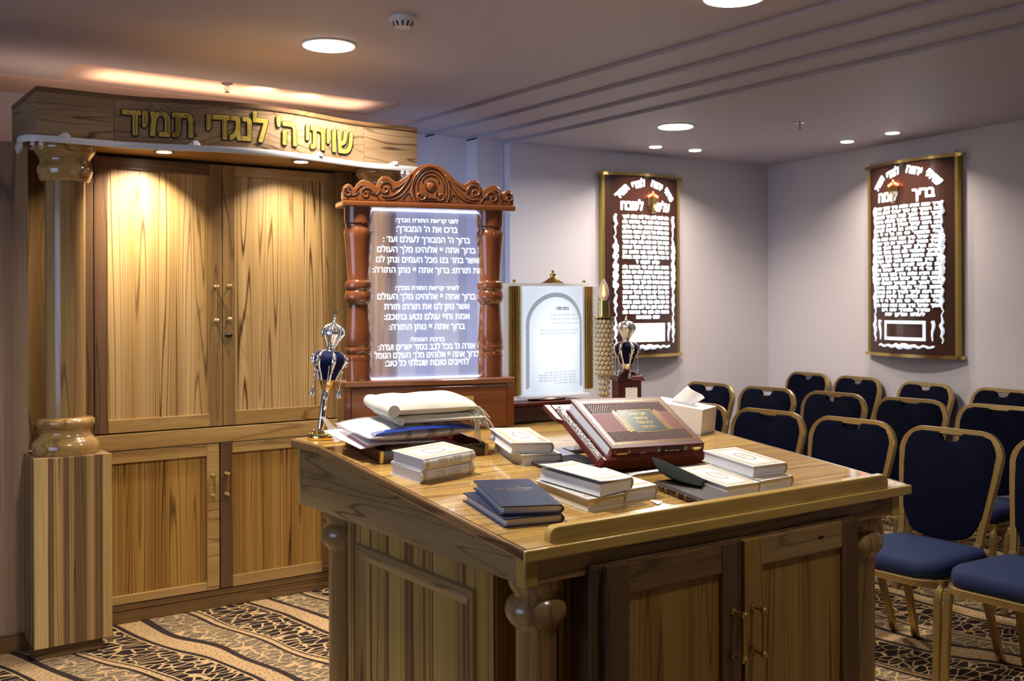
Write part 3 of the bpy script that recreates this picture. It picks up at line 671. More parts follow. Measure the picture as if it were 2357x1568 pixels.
# ------------------------------------------------------------------ books
def quadframe(mb, x0, x1, y0, y1, w, z, m):
    for a in ((x0, x1, y0, y0+w), (x0, x1, y1-w, y1), (x0, x0+w, y0+w, y1-w), (x1-w, x1, y0+w, y1-w)):
        mb.add([(a[0], a[2], z), (a[1], a[2], z), (a[1], a[3], z), (a[0], a[3], z)], [(0, 1, 2, 3)], m)
def ring(mb, cx, cy, rx, ry, w, z, m, n=36):
    v = []; f = []
    for k in range(n):
        a = 2*PI*k/n
        s_ = 1+.10*math.cos(a)**8
        v += [(cx+rx*math.cos(a), cy+ry*math.sin(a)*s_, z), (cx+(rx-w)*math.cos(a), cy+(ry-w)*math.sin(a)*s_, z)]
    for k in range(n): j = (k+1) % n; f.append((2*k, 2*j, 2*j+1, 2*k+1))
    mb.add(v, f, m)
def book(name, M, w, l, th, label, cover, page, group, ct=.0022, deco=None, arch=0.0, spine_deco=None, ov=.003):
    """local: x 0..w with the spine at x=w, y 0..l, z 0..th"""
    b = empty(name, None, label, 'book', group, M=M)
    def bend(x): return arch*max(0, (1-x/w))**2
    c_ = MB()
    nx = 8 if arch else 1
    for z in (0, th-ct):
        for i in range(nx):
            a, e = (w-.004)*i/nx, (w-.004)*(i+1)/nx
            ua, ue = (bend(a), bend(e)) if z else (0, 0)
            c_.hexa([(a, 0, z+ua), (e, 0, z+ue), (e, l, z+ue), (a, l, z+ua)], [(a, 0, z+ct+ua), (e, 0, z+ct+ue), (e, l, z+ct+ue), (a, l, z+ct+ua)])
    # rounded spine
    n = 10; sp = [(w-.005+.008*math.sin(PI*i/n), th*i/n) for i in range(n+1)]; inn = [(w-.005+.0055*math.sin(PI*i/n), ct+(th-2*ct)*i/n) for i in range(n, -1, -1)]
    c_.prism(sp+inn, lambda x, z, h: (x, h, z), 0, l)
    build('cover', c_, cover, parent=b, smooth=40)
    pg = MB(); n = 8
    sec = [(ov, ct)]+[(w-.006+.004*math.sin(PI*i/n), ct+(th-2*ct)*i/n) for i in range(n+1)]+[(ov, th-ct)]+[(ov+.003*math.sin(PI*i/6), th-ct-(th-2*ct)*i/6) for i in range(1, 6)]
    pg.prism(sec, lambda x, z, h: (x, h, z), ov, l-ov)
    build('page_block', pg, page, parent=b, smooth=40)
    hb = MB()
    hb.tube([(w-.006+.0045*math.sin(PI*i/8), ov-.001, ct+(th-2*ct)*i/8) for i in range(9)], .0013, 6)
    build('headband', hb, M_gold, parent=b)
    if deco: deco(b, w, l, th, bend)
    if spine_deco: spine_deco(b, w, l, th)
    return b
def deco_white(b, w, l, th, bend):
    z = th+.0003; q = MB()
    quadframe(q, .010, w-.014, .010, l-.010, .0012, z, 1); quadframe(q, .012, w-.016, .012, l-.012, .010, z, 0); quadframe(q, .0225, w-.0265, .0225, l-.0225, .0010, z, 1)
    for i in range(12):
        t = .026+(l-.052)*i/11
        for x in (.0165, w-.0215): q.add([(x, t-.003, z+.0001), (x+.003, t, z+.0001), (x, t+.003, z+.0001), (x-.003, t, z+.0001)], [(0, 1, 2, 3)], 1)
    ring(q, w/2, l/2, .024, .036, .0022, z, 2); ring(q, w/2, l/2, .020, .032, .0008, z, 1)
    for yy, ww in ((.010, .026), (.0, .03), (-.011, .024)):
        put_text(q, heb('תורה תפלה'[:9]), lambda x, y: (x, y, z), w/2, l/2+yy, ww, .006, 0, 3)
    build('cover_ornament', q, [M_pale, M_tan, M_foil, M_paleg], parent=b)
def spine_white(b, w, l, th):
    # printed on the rounded spine, text runs along its length
    def fn(y, z):
        t = max(0, min(1, z/th)); return (w-.005+.008*math.sin(PI*t)+.0004, y, z)
    q = MB()
    def rect(y0, y1, z0, z1, m):
        n = 6
        for i in range(n):
            a, e = z0+(z1-z0)*i/n, z0+(z1-z0)*(i+1)/n
            q.add([fn(y0, a), fn(y1, a), fn(y1, e), fn(y0, e)], [(0, 1, 2, 3)], m)
    for y0, y1 in ((.008, .019), (l-.019, l-.008)):
        rect(y0, y1, .002, th-.002, 1)
        for k in range(4): rect(y0+.002, y1-.002, .004+k*(th-.006)/4, .004+k*(th-.006)/4+.004, 2)
    for y0, y1 in ((.052, .083), (l-.085, l-.054)):
        for a, e, c0, c1 in ((y0, y1, .005, .006), (y0, y1, th-.006, th-.005), (y0, y0+.001, .006, th-.006), (y1-.001, y1, .006, th-.006)): rect(a, e, c0, c1, 3)
        for k, wd in ((0, 9), (1, 12), (2, 7)):
            yy = y0+.006+k*.008
            put_text(q, heb('תורה'), lambda x, z: fn(yy+z, x), th/2, 0, th*.42, .0042, .01, 3)
    put_text(q, heb('חמש'), lambda x, z: fn((l/2)+z, x), th/2, -.002, th*.4, .005, .01, 3)
    stuff(build('spine_print', q, [M_bookw, M_tan, M_bookw, M_paleg], parent=b))
GW = 'white hardback books on the reading table'
WT = .031
def wb(x, y, ang, off, label, w=.13, l=.198, **k):
    return book('prayer_book', on_slope(x, y, R(ang), off), w, l, WT, label, M_bookw, k.pop('page', M_page), GW, deco=k.pop('deco', deco_white), **k)
# left pair, spines toward the front: local x points to the viewer
for (x, y, a, off, lab) in ((1.3495, 2.462, 10.5-90, 0, 'lower white book of the pair with gold spine panels facing front'), (1.350, 2.460, 12.6-90, WT+.0015, 'upper white book with gold spine panels, in front of folded shawls')):
    book('prayer_book', on_slope(x, y, R(a), off), .125, .190, WT, lab, M_bookw, M_page, GW, deco=deco_white, spine_deco=spine_white)
wb(1.735, 2.398, -10, 0, 'lower white book of the small pair left of the maroon volume')
wb(1.710, 2.420, -16, WT+.001, 'upper white book with oval emblem left of the maroon volume')
def deco_curl(b, w, l, th, bend):
    z0 = th+.0004; q = MB()
    def P(x, y): return (x, y, z0+bend(x))
    for (x0, x1, y0, y1, m) in ((.012, w-.012, .020, .034, 1), (.012, w-.012, l-.034, l-.020, 1)):
        for i in range(8):
            a, e = x0+(x1-x0)*i/8, x0+(x1-x0)*(i+1)/8; q.add([P(a, y0), P(e, y0), P(e, y1), P(a, y1)], [(0, 1, 2, 3)], 0)
            xm = (a+e)/2; q.add([P(xm-.004, (y0+y1)/2), P(xm, y0+.002), P(xm+.004, (y0+y1)/2), P(xm, y1-.002)], [(0, 1, 2, 3)], 1)
    for r_ in range(13):
        for k in range(9):
            x = .018+(w-.036)*k/8+random.uniform(-.002, .002); y = .045+(l-.09)*r_/12
            q.add([P(x-.0035, y-.0010), P(x+.003, y-.0010), P(x+.003, y+.0012), P(x-.0035, y+.0012)], [(0, 1, 2, 3)], 2)
    build('cover_ornament', q, [M_pale, M_tan, mat('faint_print', (.68, .62, .55), .6)], parent=b)
wb(1.620, 1.966, 4, 0, 'lower left white book under the curled one, cream page edges', page=M_pagec, w=.132, deco=deco_curl)
wb(1.768, 1.998, 3, 0, 'white book lying flat right of the curled book', w=.118, l=.195, deco=deco_curl)
wb(1.652, 1.962, 12, WT+.0035, 'white book with curled cover resting across two white books', w=.136, l=.200, deco=deco_curl, arch=.009)
wb(2.048, 1.914, -.5, 0, 'white book with oval emblem beside the black skullcap')
wb(2.187, 1.918, 3, 0, 'lowest right white book under the upper one near the stop', w=.140, l=.196)
wb(2.186, 1.950, -1.5, WT+.0012, 'topmost right white book with oval emblem', w=.136, l=.196)
def deco_navy(b, w, l, th, bend):
    q = MB(); z = th+.0004; f = lambda x, y: (x, y, z)
    put_text(q, heb('סידור'), f, w*.52, l*.70, w*.22, .006, .01)
    put_text(q, heb('תפלת כל פה'), f, w*.52, l*.60, w*.62, .012, .02)
    put_text(q, heb('עם השבועות'), f, w*.55, l*.54, w*.38, .006, .01)
    build('gold_title', q, M_foil, parent=b)
    q = MB()
    for k in range(30):
        y = .004+(l-.008)*k/29; q.add([(.002, y-.0007, z-.0002), (w-.014, y+.018*0-.0007, z-.0002), (w-.014, y+.0007, z-.0002), (.002, y+.0007, z-.0002)], [(0, 1, 2, 3)], 0)
    build('embossed_lines', q, mat('navy_emboss', (.05, .055, .085), .25), parent=b)
GN = 'navy books at the left of the table'
book('prayer_book', on_slope(1.357, 1.943, R(-8), 0), .155, .225, .0215, 'lower navy book of the pair, mostly under the other', M_navy, M_page, GN, ct=.003, deco=deco_navy, ov=.006)
book('prayer_book', on_slope(1.362, 1.966, R(-17), .0225), .152, .228, .0215, 'upper navy book with gold title and ribbed cover', M_navy, M_page, GN, ct=.003, deco=deco_navy, ov=.006)
# dark brown book with its spine to the left
def deco_dark(b, w, l, th): pass
db = book('prayer_book', on_slope(2.040, 2.052, R(180-4), 0), .112, .195, .022, 'dark brown book with gold lettered spine under the black skullcap', M_dkbook, M_page, None, ct=.003)
q = MB()
def dfn(y, z): t = max(0, min(1, z/.022)); return (.112-.005+.008*math.sin(PI*t)+.0005, y, z)
put_text(q, 'אלם כל פה החדש'[::-1], lambda x, z: dfn(.195-x, .022-z), .145, .006, .098, .0125, .012)
put_text(q, 'סדור'[::-1], lambda x, z: dfn(.195-x, .022-z), .062, .005, .018, .011, .02)
q.add([dfn(.195-.012, .004), dfn(.195-.028, .004), dfn(.195-.028, .011), dfn(.195-.012, .011)], [(0, 1, 2, 3)]); q.add([dfn(.195-.012, .011), dfn(.195-.028, .011), dfn(.195-.028, .018), dfn(.195-.012, .018)], [(0, 1, 2, 3)])
build('gold_spine_title', q, M_foil, parent=db)
# black skullcap folded against the white book
K = on_slope(1.985, 2.0, 0, 0)
kp = MB()
def kap(u, v):
    y = 2.150-.175*u
    w_ = .010+.072*math.sin(PI*min(1, u*.80+.10))**.8
    top = Vector((2.041, y, sz(y)+.046-.016*u))
    bot = Vector((2.034-w_, y-.010-.02*u, sz(y)+.036*(1-u)**1.5+.024))
    p = top.lerp(bot, v); bulge = math.sin(PI*v)
    return p+Vector((-.012*bulge, 0, .010*bulge*math.sin(PI*min(1, u+.1))))
kp.grid(lambda u, v: tuple(kap(u, v)), 22, 12)
yk = build('skullcap', kp, M_pouch, base=(2.0, 2.0, sz(2.0)), smooth=60, solid=.004)
tag(yk, 'black felt skullcap folded between brown spine and white book', 'skullcap')
# little white paper
pb = MB(); z = sz(1.95)
pb.add([(1.826, 1.938, z+.001), (1.828, 1.968, z+.008), (1.866, 1.962, z+.0015), (1.845, 1.946, z+.0012)], [(0, 3, 2, 1)])
tag(build('paper_scrap', pb, M_tissue, base=(1.84, 1.95, z), solid=.0006), 'small white paper scrap in front of the skullcap', 'paper')
# ================================================================== BIBLE AND STAND
st = empty('book_stand', None, 'dark red wooden book stand with silver filigree edge', 'book stand', M=on_slope(2.06, 2.26, 0, 0))
def S(name, mb, m, **k): return build(name, mb, m, parent=st, **k)
# base frame lies on the slope; local origin at (2.06,2.26)
S('base_frame', MB().box(-.12, .235, -.008, .030, 0, .016), M_dkred, bevel=.002)
S('base_plate', MB().add([(-.285, .02, .004), (-.12, -.004, .004), (-.10, .24, .004), (-.30, .24, .004), (-.285, .02, .010), (-.12, -.004, .010), (-.10, .24, .010), (-.30, .24, .010)], [(0, 3, 2, 1), (4, 5, 6, 7), (0, 1, 5, 4), (1, 2, 6, 5), (2, 3, 7, 6), (3, 0, 4, 7)]).box(-.10, .235, .20, .24, .002, .012).box(.195, .235, .03, .20, .002, .012), M_blueish, bevel=.002)
S('base_opening', MB().prism([(-.235, .075), (-.10, .040), (-.10, .16), (-.19, .16)], lambda x, y, h: (x, y, h), .0102, .0108), M_black)
BT = R(31)-TILT
TM = Matrix.Translation((0, -.030, .020)) @ Matrix.Rotation(BT, 4, 'X') @ Matrix.Rotation(R(-3.2), 4, 'Z')
def SX_(name, mb, m, **k):
    o = build(name, mb, m, parent=st, **k); o.matrix_local = TM; return o
SX_('tilted_board', MB().box(-.188, .205, .0, .272, 0, .016), M_dkred, bevel=.003)
SX_('board_wing', MB().prism([(-.205, .205), (-.185, .19), (-.185, .275), (-.210, .275)], lambda x, y, h: (x, y, h), .002, .014), M_dkred, bevel=.002)
SX_('ledge', MB().hexa([(-.190, -.016, -.006), (.212, -.016, -.006), (.212, .004, -.004), (-.190, .004, -.004)], [(-.186, -.022, .036), (.222, -.022, .036), (.216, -.004, .036), (-.186, -.004, .036)]), M_dkred, bevel=.002)
SX_('prop', MB().box(-.02, .02, .14, .16, -.10, .0), M_dkred)
fil = MB()
for k in range(60):
    y = .012+.238*k/59; fil.ball((-.170+random.uniform(-.005, .005), y, .020+random.uniform(0, .004)), random.uniform(.0028, .0052), n=6, sc=(1, 1.3, .7))
fil.box(-.180, -.158, .004, .256, .0155, .0175)
SX_('silver_filigree', fil, M_silver, smooth=60)
bm_ = st.matrix_world @ TM @ Matrix.Translation((-.152, .001, .0175))
bib = empty('large_bible', None, 'large maroon leather volume with gold border on the stand', 'book', M=bm_)
BW, BL, BH = .345, .238, .040
cm = MB(); cm.box(0, BW, 0, BL, BH-.005, BH).box(0, BW, .002, BL, 0, .004)
n = 12
cm.prism([(.004-.010*math.sin(PI*i/n), BH*i/n) for i in range(n+1)]+[(.010, BH-.002), (.010, .002)], lambda y, z, h: (h, y, z), 0, BW)
build('cover', cm, M_maroon, parent=bib, smooth=35, bevel=.0012)
pgm = MB(); pgm.box(.006, BW-.006, .006, BL-.005, .004, BH-.005)
build('page_block', pgm, mat('silvered_pages', (.60, .61, .66), .28, bump=.4, bscale=25, var=.08), parent=bib)
dz = BH+.0004
q = MB()
def rc(x0, x1, y0, y1, m, z=None): q.add([(x0, y0, z or dz), (x1, y0, z or dz), (x1, y1, z or dz), (x0, y1, z or dz)], [(0, 1, 2, 3)], m)
rc(.030, BW-.026, .030, .075, 0); rc(.030, BW-.026, BL-.075, BL-.028, 0); rc(.030, BW-.026, .078, BL-.078, 1)
quadframe(q, .018, BW-.014, .018, BL-.014, .0022, dz, 2); quadframe(q, .024, BW-.020, .022, BL-.018, .0010, dz, 2)
for x0 in (.0135, BW-.0185): rc(x0, x0+.003, .014, BL-.010, 2)
for s_ in (.026, BL-.024, .077, BL-.077):
    for k in range(60):
        x = .032+(BW-.062)*k/59
        if .077 <= s_ <= BL-.077+.001 and .11 < x < BW-.09: continue
        rc(x, x+.0022, s_-.001, s_+.001, 5, dz+.0001)
for k in range(34):
    for row in range(7):
        for yb in (.034, BL-.073):
            x = .036+k*.0085+(row % 2)*.004; y = yb+row*.0058
            if x > BW-.10 and False: continue
            q.add([(x, y, dz+.0002), (x+.0032, y+.0012, dz+.0002), (x+.0044, y+.0030, dz+.0002), (x+.0012, y+.0018, dz+.0002)], [(0, 1, 2, 3)], 3)
gx0, gx1, gy0, gy1 = .135, .255, .072, BL-.068
rc(gx0, gx1, gy0, gy1, 4, dz+.0003)
for x in (gx0-.022, gx0-.017, gx0-.004, gx1+.001, gx1+.014, gx1+.019): rc(x, x+.0022, gy0-.002, gy1+.004, 2, dz+.0004)
for k in range(12):
    y = gy0+.005+k*(gy1-gy0-.01)/11
    for x in (gx0-.0115, gx1+.0075): rc(x, x+.0040, y-.0030, y+.0024, 2, dz+.0004)
    x = gx0-.027-.004*math.sin(PI*k/11); rc(x, x+.003, y-.002, y+.002, 2, dz+.0004); x = gx1+.024+.004*math.sin(PI*k/11); rc(x, x+.003, y-.002, y+.002, 2, dz+.0004)
for k in range(18):
    x = gx0+.003+k*(gx1-gx0-.006)/17
    for y in (gy0-.004, gy1+.003): rc(x-.0022, x+.0022, y-.0014, y+.0014, 2, dz+.0004)
for i, (s_, w_) in enumerate((('תנך תורה', .062), ('נביאים', .045), ('ארם צובה', .060), ('מקראות', .05))):
    put_text(q, heb(s_), lambda x, y: (x, y, dz+.0006), (gx0+gx1)/2, gy1-.022-i*.021, w_, .010, .0, 2)
build('cover_ornament', q, [M_brnp, M_marm, M_foil, mat('pattern_ink', (.022, .012, .012), .3), M_green, mat('rust_dots', (.45, .13, .06), .4)], parent=bib)
q = MB()
def sfn(x, z):
    t = max(0, min(1, z/BH)); return (x, .004-.010*math.sin(PI*t)-.0006, z)
def srect(x0, x1, z0, z1, m):
    for i in range(5):
        a, e = z0+(z1-z0)*i/5, z0+(z1-z0)*(i+1)/5; q.add([sfn(x0, a), sfn(x1, a), sfn(x1, e), sfn(x0, e)], [(0, 1, 2, 3)], m)
for x in (.010, .013, .060, .064, .168, .173, .270, .275, .300, .330, .334): srect(x, x+.0013, .002, BH-.002, 0)
srect(.178, .266, .003, BH-.003, 1); srect(.018, .056, .010, .026, 0); srect(.304, .328, .010, .030, 0)
put_text(q, heb('מקראות'), sfn, .222, .013, .055, .013, .01, 0); put_text(q, heb('ויקרא'), sfn, .115, .014, .026, .010, .0, 0)
stuff(build('spine_print', q, [M_foil, M_black], parent=bib))
# ================================================================== TRAY WITH SHAWLS
TRM = on_slope(1.374, 2.562, R(-3), 0)
tr = empty('wooden_tray', None, 'dark mahogany tray with black front holding papers and shawls', 'tray', M=TRM)
tw, tdp, thh = .345, .235, .034
def TR(name, mb, m, **k): return build(name, mb, m, parent=tr, **k)
TR('tray_floor', MB().box(0, tw, 0, tdp, 0, .006), M_red)
TR('front_panel', MB().box(.008, tw-.008, .002, .010, .0, thh), M_redd)
TR('side_panel', MB().box(0, .008, .008, tdp, 0, thh), M_red, bevel=.0015); TR('side_panel', MB().box(tw-.008, tw, .008, tdp, 0, thh), M_red, bevel=.0015)
TR('back_panel', MB().box(0, tw, tdp, tdp+.008, 0, thh), M_red, bevel=.0015)
for x in (-.001, tw-.009): TR('corner_edge', MB().box(x, x+.010, -.001, .009, 0, thh+.001), M_gold, bevel=.001)
tL = TRM
def at_tray(x, y, z, a=0): return TRM @ Matrix.Translation((x, y, z)) @ Matrix.Rotation(a, 4, 'Z')
for i, (x, y, a, w_, l_) in enumerate(((-.045, .035, .16, .20, .20), (-.030, .02, .05, .22, .20))):
    s_ = MB(); s_.grid(lambda u, v: (u*w_, v*l_, .003*math.sin(u*4+i)+.012*(1-u)*v+.004*i), 8, 8)
    o = build('paper_sheet', s_, M_pink, solid=.0005, smooth=60); o.matrix_world = at_tray(x, y, thh+.003+.006*i, a)
    tag(o, ('lower' if i == 0 else 'upper')+' pinkish paper sheet under the bagged shawl, sticking out left', 'paper')
# bagged shawl: pillow with grey stripes
def pillow(w_, l_, h_, nu=40, nv=16, wob=0.0, seed=0, px=3.2, stripes=(), pv=2.3):
    mb = MB(); rnd = random.Random(seed); ph = [rnd.uniform(0, 6) for _ in range(6)]
    def prof(u, v, s_):
        a = abs(2*u-1)**px; b2 = abs(2*v-1)**pv
        hh = (max(0, 1-a)*max(0, 1-b2))**.5
        z = h_*.5+s_*h_*.5*hh
        if s_ > 0: z += wob*hh*(math.sin(u*9+ph[0])*math.sin(v*5+ph[1])+.5*math.sin(u*21+v*6+ph[2]))
        return (u*w_, v*l_, z)
    for s_ in (1, -1):
        b0 = len(mb.v); f0 = len(mb.f)
        mb.grid(lambda u, v: prof(u, v, s_), nu, nv)
        for k in range(f0, len(mb.f)):
            i = ((k-f0) % (nu-1))/(nu-1)
            for a, e, m_ in stripes:
                if a <= i < e: mb.m[k] = m_
    return mb
GS = None
bg = empty('bagged_shawl', None, 'striped prayer shawl in clear plastic with blue edge, bottom of the pile', 'prayer shawl', M=at_tray(-.03, .012, thh+.014, R(3)))
build('folded_shawl', pillow(.345, .20, .048, 60, 18, .0012, 3, 3.5, [(.33, .385, 1), (.54, .615, 1), (.75, .795, 1)]), [M_clothw, M_grey], parent=bg, smooth=60)
build('plastic_bag', pillow(.362, .214, .054, 40, 16, .0022, 5, 4).add([], []), M_bag, parent=bg, smooth=60).location = (-.009, -.008, -.003)
fl = MB(); fl.grid(lambda u, v: (-.09*u+.012*v*u, .05+.13*v-.02*u, .022+.030*u*v+.010*math.sin(u*5+v*4)), 12, 12)
build('bag_flap', fl, M_bag, parent=bg, smooth=60)
bt_ = MB(); bt_.grid(lambda u, v: (.010+.335*u, -.002+.018*v-.010*math.sin(PI*u), .027+.006*v+.012*math.sin(PI*u)**.6), 30, 3)
build('blue_trim', bt_, M_bluetrim, parent=bg, smooth=60, solid=.0008)
def shawl(name, x, y, z, w_, l_, h_, layers, label, seed, ang=0):
    M_ = at_tray(x, y, z, ang); e = empty(name, None, label, 'prayer shawl', M=M_)
    rnd = random.Random(seed)
    for k in range(layers):
        hh = h_/layers
        mb = pillow(w_-.01*k, l_-.006*k, hh*1.15, 50, 22, hh*.05, seed+k, 6, pv=3.0)
        o = build('fold', mb, M_cloth, parent=e, smooth=60); o.location = (.005*k*(-1)**k, .003*k, hh*k)
    # rolled left end
    rl = MB(); rl.tube([(.012+.003*math.sin(i), l_*i/9, h_*.52) for i in range(10)], [h_*.40, h_*.47, h_*.5, h_*.5, h_*.5, h_*.5, h_*.5, h_*.5, h_*.47, h_*.38], 16)
    build('rolled_end', rl, M_cloth, parent=e, smooth=60)
    fr_ = MB()
    for k in range(26):
        y0 = .01+(l_-.02)*k/25; dx = rnd.uniform(.028, .05); dz_ = rnd.uniform(-.035, -.02)
        fr_.tube([(w_-.012, y0, h_*.55), (w_+.012, y0+rnd.uniform(-.003, .003), h_*.42), (w_+dx*.7, y0+rnd.uniform(-.006, .006), h_*.3+dz_*.4), (w_+dx, y0-.008+rnd.uniform(-.008, .008), h_*.2+dz_)], [.0032, .0028, .0022, .0012], 5)
    q = build('fringe', fr_, M_cloth, parent=e, smooth=60); q['kind'] = 'stuff'
    return e
z0_ = thh+.014+.045
shawl('prayer_shawl', .062, .030, z0_, .280, .178, .026, 1, 'thin cream prayer shawl in the middle of the pile', 11, R(-1))
ps = shawl('prayer_shawl', .040, .035, z0_+.021, .285, .175, .044, 1, 'thick folded cream prayer shawl on top of the pile', 21, R(0))
ts = MB()
for k in range(6):
    ts.tube([(.268+.003*k, .020, .012), (.272+.003*k, -.004, .002), (.270+.004*k, -.014+.002*k, -.030), (.268+.005*k, -.014, -.062-.004*k)], .0012, 5)
build('tassel', ts, M_cloth, parent=ps, smooth=60)
# ================================================================== DONATED PRAYER DISPLAY
DM = Matrix.Translation((1.478, 2.990, ZB)) @ Matrix.Rotation(R(-14), 4, 'Z')
dp = empty('prayer_display', None, 'carved mahogany frame holding a lit glass panel of Hebrew blessings', 'display stand', M=DM)
def D(name, mb, m, **k): return build(name, mb, m, parent=dp, **k)
DW = .572
D('base_box', MB().box(0, DW, .004, .105, 0, .148), W_mahx, bevel=.002)
D('base_top', MB().box(-.004, DW+.004, -.006, .112, .149, .168), W_mahx, bevel=.004)
D('drawer', MB().box(.022, DW-.026, -.001, .004, .004, .143), W_mahx, bevel=.001)
for x0, x1 in ((0, .020), (DW-.024, DW)):
    D('side_post', MB().box(x0, x1, -.002, .0039, 0, .148), W_mahog, bevel=.001)
D('drawer_knob', MB().lathe([(.003, 0), (.005, .001), (.004, .006), (.008, .009), (.0085, .014), (.006, .018), (.001, .0195)], n=18, M=Matrix.Translation((.287, -.001, .118)) @ Matrix.Rotation(PI/2, 4, 'X')), M_dkred, smooth=50)
pl = D('brass_plate', MB().box(.160, .430, -.0028, -.0012, .035, .110), M_plate)
tx = MB(); put_text(tx, 'OFFERT PAR', lambda x, z: (x, -.0033, z), .300, .093, .105, .0135, .01)
build('plate_lettering', tx, M_ink, parent=pl)
for cxx in (.058, .508):
    f5 = 5.49e-4; zt = .168+.554
    pr = [(380, 82), (470, 82), (474, 74), (482, 76), (490, 73), (498, 75), (506, 80), (525, 84), (545, 83), (560, 80), (680, 70), (800, 62), (806, 64), (815, 76), (838, 80), (858, 74), (864, 70), (872, 76), (900, 81), (928, 76), (938, 64), (948, 62), (1080, 70), (1185, 79), (1192, 76), (1198, 79), (1212, 81), (1224, 78), (1236, 72), (1246, 77), (1262, 78), (1275, 75), (1282, 76), (1390, 75)]
    prof = [(hw*f5, zt-(y-380)*f5) for y, hw in reversed(pr)]
    D('turned_column', MB().lathe([(.001, prof[0][1])]+prof+[(.001, prof[-1][1])], cxx, .052, 36), W_mahog, smooth=40)
D('top_shelf', MB().box(-.005, DW+.008, -.004, .108, .7225, .740), W_crest, bevel=.004, seg=3)
# crest
op = [(695, 1100), (693, 1030), (703, 985), (722, 962), (750, 955), (775, 965), (795, 990), (812, 985), (830, 945), (858, 922), (890, 915), (930, 922), (965, 943), (1000, 970), (1012, 940), (1030, 900), (1055, 876), (1085, 870), (1125, 882), (1155, 908), (1180, 920), (1215, 910), (1270, 875), (1320, 830), (1370, 788), (1430, 755), (1505, 741)]
k_ = .578/1620
outl = [((x-1505)*k_, (1103-y)*k_) for x, y in op]
outl = outl+[(-x, y) for x, y in reversed(outl[:-1])]
cxr = DW/2+.001
cfnc = lambda x, z, h: (cxr+x, h, .7402+z)
D('carved_crest', MB().prism(outl, cfnc, .006, .030), W_crest, bevel=.003, seg=3)
def arc(cx, cz, r, a0, a1, n=14, r1=None):
    r1 = r if r1 is None else r1
    return [(cx+(r+(r1-r)*i/n)*math.cos(R(a0+(a1-a0)*i/n)), cz+(r+(r1-r)*i/n)*math.sin(R(a0+(a1-a0)*i/n))) for i in range(n+1)]
def bez(p0, p1, p2, p3, n=14):
    o = []
    for i in range(n+1):
        t = i/n; u = 1-t; o.append(tuple(u**3*a+3*u*u*t*b2+3*u*t*t*c2+t**3*d for a, b2, c2, d in zip(p0, p1, p2, p3)))
    return o
def px(*pts): return [((x-1505)*k_, (1103-y)*k_) for x, y in pts]
strokes = []
def spiral(cx, cy, r, a0, turns): 
    c0 = px((cx, cy))[0]; return arc(c0[0], c0[1], r*k_, a0, a0+turns*360, 26, r*k_*.12)
strokes.append(arc(*px((1505, 950))[0], 50*k_, 0, 360, 24))                     # central boss
for sg in (-1, 1):
    L_ = []
    L_.append(spiral(1900+205*1-0, 1035, 52, 180, -1.6))
    L_.append(spiral(1900+365, 1030, 42, 100, -1.3))
    L_.append(spiral(1930, 985, 62, 200, -1.5))
    L_.append(spiral(1600, 1035, 46, 150, 1.5))
    L_.append(bez(*px((1505, 785), (1640, 790), (1700, 960), (1640, 1095))))
    L_.append(bez(*px((1505, 815), (1600, 820), (1650, 930), (1625, 1000))))
    L_.append(bez(*px((1505, 850), (1560, 852), (1590, 880), (1580, 920))))
    L_.append(bez(*px((1680, 890), (1720, 1000), (1800, 1100), (1930, 1085))))
    L_.append(bez(*px((1700, 880), (1770, 1010), (1850, 1060), (1930, 1040))))
    L_.append(bez(*px((1730, 900), (1790, 960), (1850, 1000), (1890, 975))))
    L_.append(bez(*px((1690, 1075), (1700, 1000), (1730, 1000), (1770, 1075))))
    L_.append(bez(*px((1985, 1085), (2030, 1030), (2060, 960), (2150, 975))))
    L_.append(bez(*px((1975, 1000), (2010, 1060), (2040, 1050), (2085, 1020))))
    L_.append(bez(*px((2170, 1020), (2200, 1060), (2240, 1070), (2270, 1040))))
    L_.append(bez(*px((1860, 960), (1880, 900), (1950, 885), (1985, 940))))
    L_.append(bez(*px((2150, 960), (2190, 1000), (2210, 1030), (2190, 1075))))
    L_.append(bez(*px((2240, 1000), (2280, 990), (2300, 1040), (2270, 1085))))
    strokes += [[(sg*x, z) for x, z in s_] for s_ in L_]
strokes.append(px((1440, 1065), (1505, 1058), (1570, 1065))); strokes.append(px((1430, 1085), (1505, 1076), (1580, 1085)))
gm = MB()
for s_ in strokes: gm.tube([(cxr+x, .0052, .7402+z) for x, z in s_], .0016, 6)
stuff(D('carved_groove', gm, M_groove, smooth=60))
rm = MB()
for sg in (-1, 1):
    for s_ in (bez(*px((1505, 768), (1650, 775), (1730, 970), (1655, 1098))), bez(*px((1690, 840), (1740, 960), (1840, 1090), (1960, 1050))), spiral(1930, 985, 78, 190, -1.3), spiral(2105, 1035, 66, 180, -1.2), spiral(2265, 1030, 52, 100, -1.0), spiral(1600, 1035, 58, 140, 1.1)):
        rm.tube([(cxr+sg*x, .0058, .7402+z) for x, z in s_], .0030, 8)
rm.ball((cxr, .006, .7402+.055), .015, n=14, sc=(1, .4, 1))
stuff(D('carved_scroll', rm, W_crest, smooth=60))
